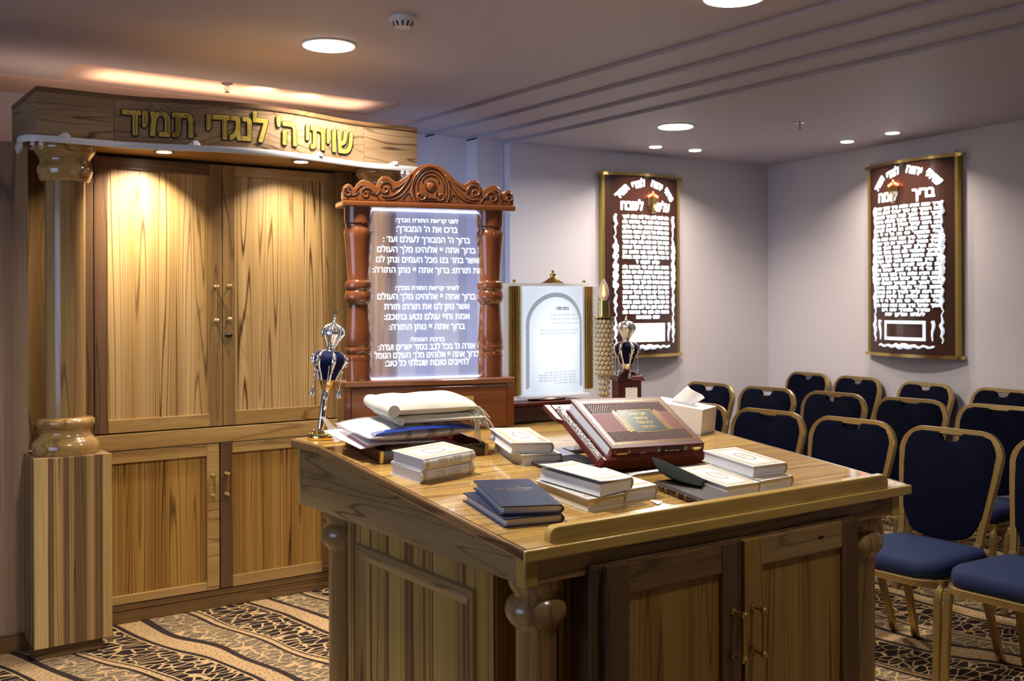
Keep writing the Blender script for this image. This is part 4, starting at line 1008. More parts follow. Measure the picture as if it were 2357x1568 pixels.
# glass with writing
gx0, gx1, gyy = .060, .540, .086
D('glass_panel', MB().box(gx0, gx1, gyy, gyy+.006, .169, .7215), M_glass)
D('led_strip', MB().box(gx0+.01, gx1-.05, gyy-.001, gyy+.007, .7195, .7222), M_led); D('led_strip', MB().box(gx0+.005, gx1-.05, gyy-.001, gyy+.007, .1685, .1705), M_led)
LN = [("לפני קריאת התורה מברך:", 450, 390), ("ברכו את ה' המבורך:", 508, 380), ("ברוך ה' המבורך לעולם ועד :", 571, 540), ("ברוך אתה יי אלוהינו מלך העולם", 632, 610), ("אשר בחר בנו מכל העמים ונתן לנו", 693, 635), ("את תורתו: ברוך אתה יי נותן התורה:", 755, 680),
      ("לאחר קריאת התורה מברך:", 857, 395), ("ברוך אתה יי אלוהינו מלך העולם", 915, 610), ("אשר נתן לנו את תורתו תורת", 975, 530), ("אמת וחיי עולם נטע בתוכנו:", 1036, 530), ("ברוך אתה יי נותן התורה:", 1097, 470),
      ("ברכת הגומל:", 1168, 212), ("אודה ה' בכל לבב בסוד ישרים ועדה:", 1218, 600), ("ברוך אתה יי אלוהינו מלך העולם הגומל", 1267, 648), ("לחייבים טובות שגמלני כל טוב:", 1314, 520)]
tx = MB()
for i, (s_, y, w_) in enumerate(LN):
    small = i in (0, 6, 11)
    zz = .722-(y-380)*5.49e-4
    put_bold(tx, heb(s_), lambda x, z: (x, gyy-.0008, z), .2985+(.004 if i in (4, 5) else 0), zz, w_*5.56e-4, (.0108 if small else .0165), .00038, 4)
stuff(D('lit_lettering', tx, M_text))
# ================================================================== LIT SCROLL DISPLAY
sb = empty('scroll_plinth', (2.21, 2.95, ZB), 'dark marbled wooden box under the lit scroll', 'box')
SBb = (2.21, 2.95, ZB)
build('box_body', MB().box(2.05, 2.375, 2.905, 3.0, ZB+.008, ZB+.060), M_dkwood, parent=sb, base=SBb, bevel=.003)
build('box_foot', MB().box(2.055, 2.37, 2.910, 2.998, ZB+.0005, ZB+.009), M_black, parent=sb, base=SBb)
build('box_lid', MB().box(2.044, 2.381, 2.898, 3.005, ZB+.061, ZB+.072), M_dkred, parent=sb, base=SBb, bevel=.003)
SMx, SMy, SMz = 2.285, 2.965, ZB+.0725
sc_ = empty('lit_scroll', (SMx, SMy, SMz), 'glowing white scroll with gilded side rods on a dark plinth', 'scroll display')
def Q(name, mb, m, **k): return build(name, mb, m, parent=sc_, base=(0, 0, 0) if False else None, **k)
Q('foot', MB().lathe([(.001, 0), (.075, 0), (.078, .004), (.070, .010), (.030, .016), (.001, .016)], -.03, -.005, 30, M=Matrix.Diagonal((1, .6, 1, 1))), M_dkred, smooth=50)
bz0, bz1 = .016, .402
def bow(x): return -.030*(1-(x/.19)**2) if abs(x) < .19 else 0
xs_ = [-.155+.31*i/24 for i in range(25)]
ac = MB()
for i in range(24):
    a, e = xs_[i], xs_[i+1]
    ac.hexa([(a, bow(a)+.002, bz0), (e, bow(e)+.002, bz0), (e, .02, bz0), (a, .02, bz0)], [(a, bow(a)+.002, bz1), (e, bow(e)+.002, bz1), (e, .02, bz1), (a, .02, bz1)])
Q('acrylic_body', ac, M_acryl, smooth=30)
for xa_, xb_ in ((-.210, -.155), (.155, .205)): Q('side_wing', MB().box(xa_, xb_, .004, .02, bz0, bz1), M_acryl)
def bar(z0, z1, x0=-.212, x1=.207, out=.010):
    mb = MB(); n = 24
    for i in range(n):
        a, e = x0+(x1-x0)*i/n, x0+(x1-x0)*(i+1)/n
        mb.hexa([(a, bow(a)-out, z0), (e, bow(e)-out, z0), (e, .022, z0), (a, .022, z0)], [(a, bow(a)-out, z1), (e, bow(e)-out, z1), (e, .022, z1), (a, .022, z1)])
    return mb
Q('top_bar', bar(.402, .412), M_acryl, smooth=30)
Q('bottom_bar', bar(.008, .016, -.155, .155), M_acryl, smooth=30)
for cx_, h0 in ((-.172, .02), (.155, .03)):
    rod = MB()
    for k in range(7):
        a = PI+PI*k/6; rod.tube([(cx_+.016*math.cos(a)+(.0), -.004+.012*math.sin(a), h0), (cx_+.016*math.cos(a), -.004+.012*math.sin(a), .4015)], .0042, 8)
    rod.box(cx_-.017, cx_+.017, -.006, .006, h0, .4015)
    rd = Q('gilded_rod', rod, M_gold, smooth=50)
    bd = MB()
    for k in range(46): bd.ball((cx_+.021, -.010, h0+.006+k*.0083), .0038, n=5)
    build('beading', bd, M_gold, parent=rd, smooth=60)
pf = lambda x, z, o=.0015: (x, bow(x)-o, z)
def pgrid(x0, x1, z0, z1, o, m, mb, n=14, nz=14): mb.grid(lambda u, v: pf(x0+(x1-x0)*u, z0+(z1-z0)*v, o), n, nz, m)
pp = MB(); pgrid(-.140, .125, .022, .400, .0012, 0, pp); Q('backlit_sheet', pp, M_scroll, smooth=60)
pp = MB()
# arch border
def archpts(hw, ztop, zbot, cx_=-.006):
    pts = [(cx_+hw, zbot), (cx_+hw, ztop-hw*.9)]+[(cx_+hw*math.cos(R(a)), ztop-hw*.9+hw*.9*math.sin(R(a))) for a in range(0, 181, 10)]+[(cx_-hw, zbot)]
    return pts
o_, i_ = archpts(.125, .380, .040), archpts(.112, .364, .052)
n = len(o_); pp.add([pf(x, z, .002) for x, z in o_]+[pf(x, z, .002) for x, z in i_], [(k, (k+1) % n, n+(k+1) % n, n+k) for k in range(n)], 0)
Q('arch_border', pp, mat('backlit_grey_border', (.2, .2, .2), .6, emit=(.50, .58, .70), es=.55), smooth=60)
pp = MB(); rnd = random.Random(5)
put_bold(pp, heb('ברכות התורה'), lambda x, z: pf(x, z, .004), .020, .318, .058, .0095, .0006)
for z, x0_, x1_, a in ((.298, -.035, .10, 1), (.283, -.035, .10, 1), (.268, -.035, .10, 1), (.244, -.08, .10, 1), (.232, -.08, .09, 1), (.085, -.085, .085, 1), (.076, -.085, .085, 1), (.066, -.085, .085, 1), (.056, -.02, .085, 1), (.095, -.06, .085, 1)):
    ww = "ברוך אתה יי אלוהינו מלך העולם אשר קדשנו במצותיו וצונו"[:int((x1_-x0_)*260)]
    put_text(pp, heb(ww.strip()), lambda x, z_: pf(x, z_, .004), (x0_+x1_)/2, z, (x1_-x0_)*.96, .0050, .0)
stuff(Q('printed_text', pp, M_print))
kn = MB()
for x in (-.172, -.0, .140):
    if x == -.0: continue
    kn.lathe([(.004, .412), (.006, .414), (.0065, .420), (.003, .425)], x, -.006, 12)
Q('brass_stud', kn, M_brass, smooth=50)
Q('brass_finial', MB().lathe([(.001, .412), (.040, .412), (.042, .414), (.030, .420), (.020, .427), (.012, .433), (.008, .436), (.011, .441), (.010, .447), (.005, .451), (.006, .456), (.002, .460), (.001, .460)], -.005, bow(0)+.020, 24), M_brass, smooth=50)
# ================================================================== ELECTRIC CANDLE
cd = empty('electric_candle', (2.448, 2.875, ZB), 'electric candle with flame bulb on a beaded amber crystal stem', 'candle lamp')
def E_(name, mb, m, **k): return build(name, mb, m, parent=cd, **k)
E_('foot', MB().lathe([(.001, 0), (.045, 0), (.045, .008), (.02, .016), (.012, .024), (.001, .024)], n=28), M_brass, smooth=50)
E_('stem', MB().lathe([(.008, .02), (.008, .35)], n=12), M_steel, smooth=50)
cr = MB(); rnd = random.Random(3)
for ring_ in range(7):
    z = .032+ring_*.0195
    for k in range(9): a = 2*PI*(k+.5*(ring_ % 2))/9; cr.ball((.0165*math.cos(a), .0165*math.sin(a), z), .0068, n=6, sc=(1, 1, 1.3))
E_('lower_crystals', cr, M_crys, smooth=25)
cr = MB()
for ring_ in range(12):
    z = .166+ring_*.0165
    for k in range(13): a = 2*PI*(k+.5*(ring_ % 2))/13; cr.ball((.0290*math.cos(a), .0290*math.sin(a), z), .0078, n=6, sc=(1, 1, 1.2))
E_('upper_crystals', cr, M_crys, smooth=25)
E_('crystal_core', MB().lathe([(.001, .155), (.024, .155), (.024, .352), (.001, .352)], n=20), mat('amber_core', (.75, .50, .20), .25, .5), smooth=50)
E_('drip_plate', MB().lathe([(.001, .354), (.014, .354), (.030, .358), (.038, .362), (.0385, .366), (.012, .364), (.001, .364)], n=30), M_brass, smooth=50)
E_('socket', MB().lathe([(.001, .364), (.0205, .364), (.0205, .424), (.001, .424)], n=24), M_brass, smooth=50)
E_('bulb', MB().lathe([(.010, .424), (.015, .432), (.0195, .448), (.019, .462), (.014, .480), (.007, .495), (.001, .502)], n=24), M_clear, smooth=60)
E_('flame', MB().lathe([(.001, .436), (.006, .442), (.0065, .450), (.004, .462), (.0035, .470), (.001, .482)], n=10), M_flame, smooth=60)
# ================================================================== RIMON (torah finials)
def rimon(name, M_, label, base_z, z0, scale=1.0, stand=True):
    """z0 = bottom of the blue bulb in local units; axis = local z"""
    e = empty(name, None, label, 'torah finial', M=M_)
    k = scale
    S_ = lambda pr: [(r*k, z0+z*k) for r, z in pr]
    if stand:
        hd = MB().lathe([(.001, base_z), (.011, base_z), (.0125, z0-.03), (.016, z0-.012), (.001, z0-.012)], n=24)
        build('handle', hd, M_silver if False else mat('polished_silver', (.9, .86, .78), .08, 1), parent=e, smooth=50)
    build('collar', MB().lathe(S_([(.001, -.030), (.013, -.030), (.018, -.020), (.023, -.006), (.025, .004), (.001, .004)]), n=24), M_brass if stand else M_silver, parent=e, smooth=50)
    pr = [(.001, 0), (.024, 0), (.026, .010), (.033, .028), (.042, .046), (.0465, .060), (.045, .074), (.036, .085), (.018, .091), (.001, .091)]
    build('blue_bulb', MB().lathe(S_(pr), n=32), M_blue, parent=e, smooth=60)
    for r_ in range(6):
        a = 2*PI*r_/6+.35
        rb = MB(); pts = []; rad = []
        for (r, z), w_ in zip(pr[1:-1], (.004, .0045, .0032, .0055, .0078, .0072, .005, .004)):
            pts.append(((r*k+.0008)*math.cos(a), (r*k+.0008)*math.sin(a), z0+z*k)); rad.append(w_*k)
        rb.tube(pts, rad, 10)
        for (r, z) in ((.0465, .060), (.044, .050), (.034, .030), (.0445, .072)):
            rb.ball(((r*k+.009*k)*math.cos(a), (r*k+.009*k)*math.sin(a), z0+z*k), .0036*k, n=6)
        build('silver_rib', rb, M_silver, parent=e, smooth=60)
    build('neck', MB().lathe(S_([(.018, .089), (.013, .094), (.011, .100), (.014, .106)]), n=20), M_silver, parent=e, smooth=60)
    cpr = [(.013, .104), (.018, .118), (.027, .136), (.033, .146), (.031, .156), (.022, .166), (.010, .172), (.004, .176)]
    cw = MB()
    for r_ in range(6):
        a = 2*PI*r_/6
        cw.tube([(r*k*math.cos(a), r*k*math.sin(a), z0+z*k) for r, z in cpr], [.0035*k, .005*k, .0075*k, .008*k, .0075*k, .006*k, .004*k, .002*k], 8)
        cw.ball((.035*k*math.cos(a), .035*k*math.sin(a), z0+.147*k), .0048*k, n=6)
    cw.lathe(S_([(.011, .104), (.016, .118), (.023, .136), (.027, .146), (.024, .157), (.012, .168), (.001, .172)]), n=18)
    build('crown', cw, M_silver, parent=e, smooth=60)
    fn_ = MB().ball((0, 0, z0+.180*k), .006*k, n=8).ball((0, 0, z0+.190*k), .0045*k, n=8)
    fn_.tube([(0, 0, z0+.172*k), (0, 0, z0+.204*k)], .0014*k, 6)
    build('finial_stem', fn_, M_silver, parent=e, smooth=60)
    if stand:
        star = MB(); cz = z0+.210*k
        for fl_ in (0, 1):
            tri = [(.0095*k*math.cos(R(90+120*i+180*fl_)), .0095*k*math.sin(R(90+120*i+180*fl_))) for i in range(3)]
            star.prism(tri, lambda x, z, h: (x*math.cos(YAW), h+x*math.sin(YAW), cz+z), -.0012-.0003*fl_, .0012+.0003*fl_)
        build('star', star, M_silver, parent=e)
    for r_ in range(6):
        a = 2*PI*r_/6+.1
        bx_, by_ = .046*k*math.cos(a), .046*k*math.sin(a)
        ch = MB(); dep = (.066 if r_ % 2 else .074)*k
        for q_ in range(9):
            zz = z0+.045*k-q_*dep/9
            ch.tube([(bx_+.0018*k*math.cos(2*PI*t/6)*(1 if q_ % 2 else .2), by_+.0018*k*math.cos(2*PI*t/6)*(.2 if q_ % 2 else 1), zz+.0048*k*math.sin(2*PI*t/6)) for t in range(6)], .0007*k, 4, closed=True)
        cc = build('chain', ch, M_silver, parent=e)
        zb = z0+.045*k-dep
        build('bell', MB().lathe([(.0010*k, zb), (.0035*k, zb-.001*k), (.0050*k, zb-.006*k), (.0060*k, zb-.014*k), (.0095*k, zb-.022*k), (.0090*k, zb-.0235*k), (.004*k, zb-.021*k), (.0015*k, zb-.027*k)], bx_, by_, 14), M_silver, parent=cc, smooth=50)
    return e
rb_ = empty('finial_stand', (1.388, 2.952, ZB), 'round brass stand under the silver finial at the table corner', 'stand')
sd = MB().lathe([(.001, .0), (.048, .0), (.050, .003), (.050, .014), (.047, .018), (.020, .019), (.016, .023), (.001, .023)], n=36)
build('disc', sd, M_brass, parent=rb_, smooth=50)
for a in (R(190), R(310), R(60)):
    build('peg', MB().lathe([(.001, .018), (.007, .018), (.007, .030), (.005, .032), (.001, .032)], .036*math.cos(a), .036*math.sin(a), 14), M_brass, parent=rb_, smooth=50)
ax_ = Vector((.030*math.cos(YAW), .030*math.sin(YAW), .235)).normalized()
qr = Vector((0, 0, 1)).rotation_difference(ax_).to_matrix().to_4x4()
rimon('torah_finial', Matrix.Translation((1.380, 2.955, ZB+.0225)) @ qr, 'tilted silver finial with blue crown and bells on the brass stand', .001, .158, 1.0)
# cherry block under the right finial
bk = empty('cherry_box', (2.600, 2.925, ZB), 'dark cherry box with silver plate under the right finial', 'box')
def K_(name, mb, m, **k): return build(name, mb, m, parent=bk, **k)
rz = Matrix.Rotation(R(-22), 4, 'Z')
K_('box_body', MB().box(-.044, .044, -.040, .040, 0, .128, M=rz), M_dkred, bevel=.002)
K_('roof', MB().hexa([rz @ Vector(p) for p in ((-.056, -.052, .128), (.056, -.052, .128), (.056, .052, .128), (-.056, .052, .128))], [rz @ Vector(p) for p in ((-.046, -.042, .146), (.046, -.042, .146), (.046, .042, .146), (-.046, .042, .146))]), M_dkred, bevel=.002)
K_('roof_cap', MB().hexa([rz @ Vector(p) for p in ((-.034, -.030, .146), (.034, -.030, .146), (.034, .030, .146), (-.034, .030, .146))], [rz @ Vector(p) for p in ((-.024, -.022, .160), (.024, -.022, .160), (.024, .022, .160), (-.024, .022, .160))]), M_dkred, bevel=.001)
K_('silver_plate', MB().box(-.020, .028, -.0425, -.0402, .01, .104, M=rz), M_silver, bevel=.001)
rimon('torah_finial', Matrix.Translation((2.600, 2.925, ZB+.160)), 'silver finial with blue crown standing on the dark cherry box', 0, .026, .92, stand=False)
# ================================================================== TISSUE BOX
TM2 = on_slope(2.566, 2.512, R(18), 0)
tb = empty('tissue_box', None, 'white tissue box at the right edge of the table', 'tissue box', M=TM2)
build('carton', MB().box(0, .108, 0, .215, 0, .088), M_box, parent=tb, bevel=.002)
tsm = MB()
def tiss(u, v):
    a = u*PI*1.15+2.2; r = .012+.040*v**.8; h = .092+.060*v**1.1*(1-.35*abs(2*u-1)**2)
    return (.05+r*math.cos(a)*.9+.012*v, .085+r*math.sin(a)*1.3+.004*math.sin(9*u)*v, h+.006*math.sin(7*u+3)*v)
tsm.grid(tiss, 22, 10)
ti = build('tissue', MB(), M_tissue) if False else None
tt = MB()
pts_ = {'b1': (.048, .125, .086), 'b2': (.052, .085, .086), 'b3': (.056, .045, .086)}
def sheet(P0, P1, P2, P3, amp, mb, n=10):
    P0, P1, P2, P3 = map(Vector, (P0, P1, P2, P3))
    mb.grid(lambda u, v: tuple(P0.lerp(P1, u).lerp(P3.lerp(P2, u), v)+Vector((amp*math.sin(u*8+v*2)*v, amp*.6*math.sin(u*5+1)*v, 0))), n, n)
sheet((.046, .150, .088), (.052, .065, .087), (.050, .020, .120), (.045, .085, .152), .005, tt)
sheet((.058, .150, .088), (.060, .070, .087), (.075, .040, .118), (.046, .086, .152), .004, tt)
to = build('tissue_sheet', tt, M_tissue, parent=tb, smooth=70, solid=.0005)
# ================================================================== CHAIRS
def chair(label, group):
    ch = empty('banquet_chair', (0, 0, 0), label, 'chair', group)
    rec = R(13)
    def bp(s_, t, d=0): # point in the reclined back plane; d toward the sitter (+y)
        return (s_, .012-math.sin(rec)*t+math.cos(rec)*d, .50+math.cos(rec)*t+math.sin(rec)*d)
    # ribbed section
    sec = [(-.015, -.010), (.015, -.010), (.015, .006)]
    for k in range(4):
        c0 = .011-k*.0074
        sec += [(c0+.0030, .008), (c0+.0012, .0125), (c0-.0012, .0125), (c0-.0030, .008)]
    sec += [(-.015, .006)]
    H_ = .455
    path = [bp(-.180, -.02), bp(-.186, .06), bp(-.200, .16), bp(-.216, .27)]
    cxr_, rr = .226-.095, .095
    for i in range(9): a = PI-PI/2*i/8; path.append(bp(-cxr_+rr*math.cos(a), H_-rr+rr*math.sin(a)))
    path = path+[(-x, y, z) for x, y, z in reversed(path)]
    Dn = Vector((0, math.cos(rec), math.sin(rec)))
    build('back_frame', MB().sweep(path, sec, Dn), M_chair, parent=ch, smooth=50)
    # upholstered back with half-moon grip
    o = []
    for i in range(11): a = PI+PI*i/10; o.append((.150*math.cos(a), .045+.055*math.sin(a)))
    right = [(.182, .10), (.196, .20), (.208, .30), (.212, .36), (.202, .405), (.180, .435), (.140, .447)]
    grip = [(.055, .447), (.048, .428), (.030, .414), (0, .409), (-.030, .414), (-.048, .428), (-.055, .447)]
    poly = o+right+grip+[(-x, y) for x, y in reversed(right)]
    ub = MB(); n = len(poly)
    cxm, czm = 0, .23
    inner = [(x*.90, czm+(y-czm)*.92) for x, y in poly]
    v = [bp(x, y, 0) for x, y in poly]+[bp(x, y, .014) for x, y in poly]+[bp(x, y, .022) for x, y in inner]+[bp(x, y, -.016) for x, y in inner]
    f = [(i, (i+1) % n, n+(i+1) % n, n+i) for i in range(n)]+[(n+i, n+(i+1) % n, 2*n+(i+1) % n, 2*n+i) for i in range(n)]+[tuple(range(2*n, 3*n))]
    f += [(3*n+i, 3*n+(i+1) % n, (i+1) % n, i) for i in range(n)]+[tuple(range(4*n-1, 3*n-1, -1))]
    ub.add(v, f); build('backrest', ub, M_velv, parent=ch, smooth=50)
    # seat outline
    def outline(w, y0, y1, r, n=8):
        o = []
        for cx_, cy_, a0 in ((w-r*.5, y0+r*.5, -90), (w-r, y1-r, 0), (-w+r, y1-r, 90), (-w+r*.5, y0+r*.5, 180)):
            rr_ = r if cy_ > (y0+y1)/2 else r*.5
            for i in range(n+1): a = R(a0+90*i/n); o.append((cx_+rr_*math.cos(a), cy_+rr_*math.sin(a)))
        return o
    def bulge(o, y1): return [(x*(.90+.10*min(1, (y+.02)/.40)), y+(.030*(1-(x/.22)**2) if y > y1-.12 else 0)) for x, y in o]
    o1 = bulge(outline(.240, .0, .420, .085), .42)
    st_ = MB(); n = len(o1)
    rings = [(.96, .420), (1.0, .432), (1.005, .455), (.985, .476), (.93, .488), (.80, .496), (.55, .502), (.25, .504)]
    v = []
    for s_, z in rings: v += [(x*s_, .21+(y-.21)*s_, z) for x, y in o1]
    f = [(k*n+i, k*n+(i+1) % n, (k+1)*n+(i+1) % n, (k+1)*n+i) for k in range(len(rings)-1) for i in range(n)]+[tuple(range(n-1, -1, -1)), tuple(range((len(rings)-1)*n, len(rings)*n))]
    st_.add(v, f); build('seat', st_, M_seat, parent=ch, smooth=60)
    rs = [(-.008, -.014), (.006, -.014)]
    for k in range(4): c0 = -.0105+k*.0070; rs += [(.006, c0-.003), (.0105, c0-.0012), (.0105, c0+.0012), (.006, c0+.003)]
    rs += [(.006, .014), (-.008, .014)]
    rs = [(-a, d) for a, d in rs]
    build('seat_frame', MB().sweep([(x, y, .405) for x, y in o1], rs, (0, 0, 1), closed=True), M_chair, parent=ch, smooth=50)
    for sx in (-1, 1):
        build('leg', MB().sweep([(sx*.180, .022, .50), (sx*.178, .028, .45), (sx*.178, .022, .40), (sx*.186, -.03, .26), (sx*.200, -.115, .0)], [(-.014, -.011), (.014, -.011), (.014, .011), (-.014, .011)], (0, 1, .1)), M_chair, parent=ch, smooth=50)
        build('leg', MB().sweep([(sx*.218, .34, .405), (sx*.226, .375, .400), (sx*.229, .392, .375), (sx*.231, .397, .33), (sx*.236, .415, .0)], [(-.014, -.010), (.014, -.010)]+[(.014-.007*j-d_, .010+e_) for j in range(4) for d_, e_ in ((0, 0), (.0035, .003))]+[(-.014, .010)], (0, 1, 0)), M_chair, parent=ch, smooth=50)
    return ch
CH = [  # x, y of the back's top centre, rotation, label
 (4.20, 2.09, 'front-row chair at the right edge, half cut off by the frame', 'front row of chairs'),
 (4.20, 2.60, 'front-row chair with its back fully visible right of the table corner', 'front row of chairs'),
 (4.20, 3.11, 'front-row chair behind the right corner of the table', 'front row of chairs'),
 (4.20, 3.62, 'front-row chair behind the white books, back only visible', 'front row of chairs'),
 (4.20, 4.13, 'leftmost front-row chair just right of the tissue box', 'front row of chairs'),
 (5.355, 2.50, 'second-row chair farthest right, mostly outside the frame', 'second row of chairs'),
 (5.355, 3.04, 'second-row chair above the front chair near the right edge', 'second row of chairs'),
 (5.355, 3.57, 'second-row chair under the right wall scroll', 'second row of chairs'),
 (5.355, 4.10, 'second-row chair left of the one under the wall scroll', 'second row of chairs'),
 (5.355, 4.63, 'second-row chair left of the room corner', 'second row of chairs'),
 (5.355, 5.15, 'leftmost second-row chair beside the tissue', 'second row of chairs'),
 (6.74, 5.41, 'back-row chair nearest the room corner', 'back row of chairs'),
 (6.65, 4.88, 'back-row chair second from the room corner', 'back row of chairs'),
 (6.50, 4.22, 'back-row chair directly under the right wall scroll', 'back row of chairs'),
 (6.42, 3.62, 'back-row chair at the right edge of the view', 'back row of chairs')]
ch0 = chair('x', 'x')
for i, (x, y, lab, grp) in enumerate(CH):
    o = ch0 if i == 0 else copy_tree(ch0)
    rz_ = PI/2+(0 if x < 6 else R(-9))
    # top of the back sits .095 m behind the base point
    bx, by = x-.092*math.cos(rz_-PI/2), y-.092*math.sin(rz_-PI/2)
    o.location = (bx, by, 0); o.rotation_euler = (0, 0, rz_+R(random.uniform(-.6, .6))); o['label'] = lab; o['group'] = grp
# ================================================================== WALL SCROLLS
PR1 = "עלינו לשבח לאדון הכל לתת גדלה ליוצר בראשית שלא עשנו כגויי הארצות ולא שמנו כמשפחות האדמה שלא שם חלקנו כהם וגורלנו ככל המונם ואנחנו כורעים ומשתחוים ומודים לפני מלך מלכי המלכים הקדוש ברוך הוא שהוא נוטה שמים ויוסד ארץ ומושב יקרו בשמים ממעל ושכינת עזו בגבהי מרומים הוא אלהינו אין עוד אמת מלכנו אפס זולתו ככתוב בתורתו".split()
PR2 = "בריך שמה דמרא עלמא בריך כתרך ואתרך יהא רעותך עם עמך ישראל לעלם ופרקן ימינך אחזי לעמך בבית מקדשך ולאמטויי לנא מטוב נהורך ולקבל צלותנא ברחמין יהא רעוא קדמך דתוריך לן חיין בטיבותא ולהוי אנא פקידא בגו צדיקיא למרחם עלי ולמנטר יתי וית כל די לי ודי לעמך ישראל".split()
def plaque(label, P, d, n, w, z0, z1, words, title, nlines, full_rows, boxkind, mp):
    """P = left end on the wall (2D), d = direction along the wall to the right, n = wall normal into the room"""
    Mx = Matrix(((d.x, -n.x, 0, P.x), (d.y, -n.y, 0, P.y), (0, 0, 1, z0), (0, 0, 0, 1)))   # local x right, y into the wall, z up
    e = empty('wall_scroll', None, label, 'wall plaque', 'lit scroll plaques on the walls', M=Mx)
    h = z1-z0
    def bw(x): return -.035-.085*(1-((x-w/2)/(w/2))**2)
    def part(name, mb, m, **k): return build(name, mb, m, parent=e, **k)
    x0, x1 = .035, w-.035; nx = 24
    pm = MB()
    for i in range(nx):
        a, b2 = x0+(x1-x0)*i/nx, x0+(x1-x0)*(i+1)/nx
        pm.hexa([(a, bw(a), .02), (b2, bw(b2), .02), (b2, -.004, .02), (a, -.004, .02)], [(a, bw(a), h-.02), (b2, bw(b2), h-.02), (b2, -.004, h-.02), (a, -.004, h-.02)])
    part('panel', pm, M_pbrown, smooth=30)
    for z in (0, h-.022):
        bm2 = MB()
        for i in range(nx):
            a, b2 = -.02+(w+.04)*i/nx, -.02+(w+.04)*(i+1)/nx
            f0 = lambda x: min(-.03, bw(max(0, min(w, x)))-.012)
            bm2.hexa([(a, f0(a), z), (b2, f0(b2), z), (b2, -.002, z), (a, -.002, z)], [(a, f0(a), z+.022), (b2, f0(b2), z+.022), (b2, -.002, z+.022), (a, -.002, z+.022)])
        part('brass_bar', bm2, M_brass, smooth=30)
    for x in (.004, w-.046):
        rd = MB().box(x, x+.042, -.040, -.003, .022, h-.022)
        for k in range(4): rd.tube([(x+.006+.010*k, -.042, .022), (x+.006+.010*k, -.042, h-.022)], .0055, 8)
        part('gilded_rod', rd, M_gold, smooth=50)
        part('brass_stud', MB().ball((x+.02, -.036, h+.006), .014, n=8), M_brass, smooth=60)
    fn = lambda x, z, o=.004: (x, bw(x)-o, z)
    tx = MB()
    cx_ = w/2; tw_ = w*.58*mp
    zt = h*.775; zb_ = h*.205; lh = (zt-zb_)/nlines
    it = 0; rnd = random.Random(len(words))
    for r_ in range(nlines):
        s_ = ''
        while len(s_) < 30: s_ = (s_+' '+words[it % len(words)]).strip(); it += 1
        wd = tw_*(1 if r_ not in full_rows else full_rows[r_])
        if wd < tw_*.9: s_ = s_[:int(18*wd/tw_*1.4)].strip()
        put_bold(tx, heb(s_).replace(' ', '  '), fn, cx_, zt-lh*(r_+1)+lh*.25, wd, lh*.50, .0042, 6)
    stuff(part('backlit_prayer', tx, M_ptext))
    tx = MB()
    # arched heading
    hd = ['תמיד', 'לנגדי', 'יהוה', 'שויתי']
    for i, s_ in enumerate(hd):
        ang = R(58-39*i); rx, rz_ = w*.345, h*.105
        px_, pz_ = cx_-rx*math.sin(ang)*1.0, h*.845+rz_*math.cos(ang)-.01
        t = -ang*.62*-1
        ca, sa = math.cos(ang*.75), math.sin(ang*.75)
        put_bold(tx, heb(s_), lambda x, z: fn(px_+x*ca-z*sa, pz_+x*sa+z*ca), 0, -.02, w*.150, .044, .0055, 6)
    ts_ = title
    put_bold(tx, heb(ts_[0]), fn, cx_+w*.205*(1), h*.800, w*.20, .056, .006, 6); put_bold(tx, heb(ts_[1]), fn, cx_-w*.185, h*.800, w*.24, .056, .006, 6)
    stuff(part('backlit_heading', tx, M_ptext))
    # ornament borders
    ob = MB()
    for xs2 in (w*.135, w*.865):
        pts = [fn(xs2+.010*math.sin(k*.9)*(1 if k % 2 else -.6), h*.075+k*(h*.70)/40) for k in range(41)]
        rad = [.004+.009*abs(math.sin(k*.37))**2+(.007 if 16 < k < 30 else 0) for k in range(41)]
        ob.tube(pts, rad, 6)
        for k in range(18, 32, 3):
            c0 = h*.075+k*(h*.70)/40; ob.tube([fn(xs2+.020*math.cos(2*PI*t/10), c0+.020*math.sin(2*PI*t/10), .007) for t in range(10)], .005, 5, closed=True)
    ob.tube([fn(w*.2+k*(w*.6)/30, h*.055+.006*math.sin(k*1.3)) for k in range(31)], [.006+.012*math.exp(-((k-15)/5.5)**2)+.003*(k % 2) for k in range(31)], 6)
    for xs2, sg in ((w*.215, 1), (w*.785, -1)):
        ob.tube([fn(xs2+sg*.012*math.sin(k*.7)*(k/10), h*.085+k*h*.011) for k in range(10)], [.004+.001*k for k in range(10)], 6)
    stuff(part('backlit_ornament', ob, M_ptext2, smooth=60))
    bx = MB(); bx0, bx1, bz0_, bz1_ = cx_-w*.225, cx_+w*.225, h*.085, h*.185
    if boxkind == 'lit':
        bx.grid(lambda u, v: fn(bx0+(bx1-bx0)*u, bz0_+(bz1_-bz0_)*v, .005), 12, 3)
        part('backlit_box', bx, M_pbox)
    else:
        for a in ((bx0, bx1, bz0_, bz0_+.022), (bx0, bx1, bz1_-.022, bz1_), (bx0, bx0+.022, bz0_, bz1_), (bx1-.022, bx1, bz0_, bz1_)):
            bx.grid(lambda u, v: fn(a[0]+(a[1]-a[0])*u, a[2]+(a[3]-a[2])*v, .005), 12, 2)
        part('backlit_box_border', bx, M_ptext)
    # little seven-branch lamp with red flame lights
    mz = h*.86; ml = MB(); off = .02
    lx = cx_+(w*.045 if boxkind == 'lit' else -w*.085)
    for rr_ in (.015, .030, .045):
        ml.tube([fn(lx+rr_*math.cos(R(a)), mz-.035+rr_*math.sin(R(a)), .022) for a in range(180, 361, 20)], .0035, 6)
        for sg in (-1, 1): ml.tube([fn(lx+sg*rr_, mz-.035, .022), fn(lx+sg*rr_, mz+.010+(.045-rr_)*.4, .022)], .0045, 6)
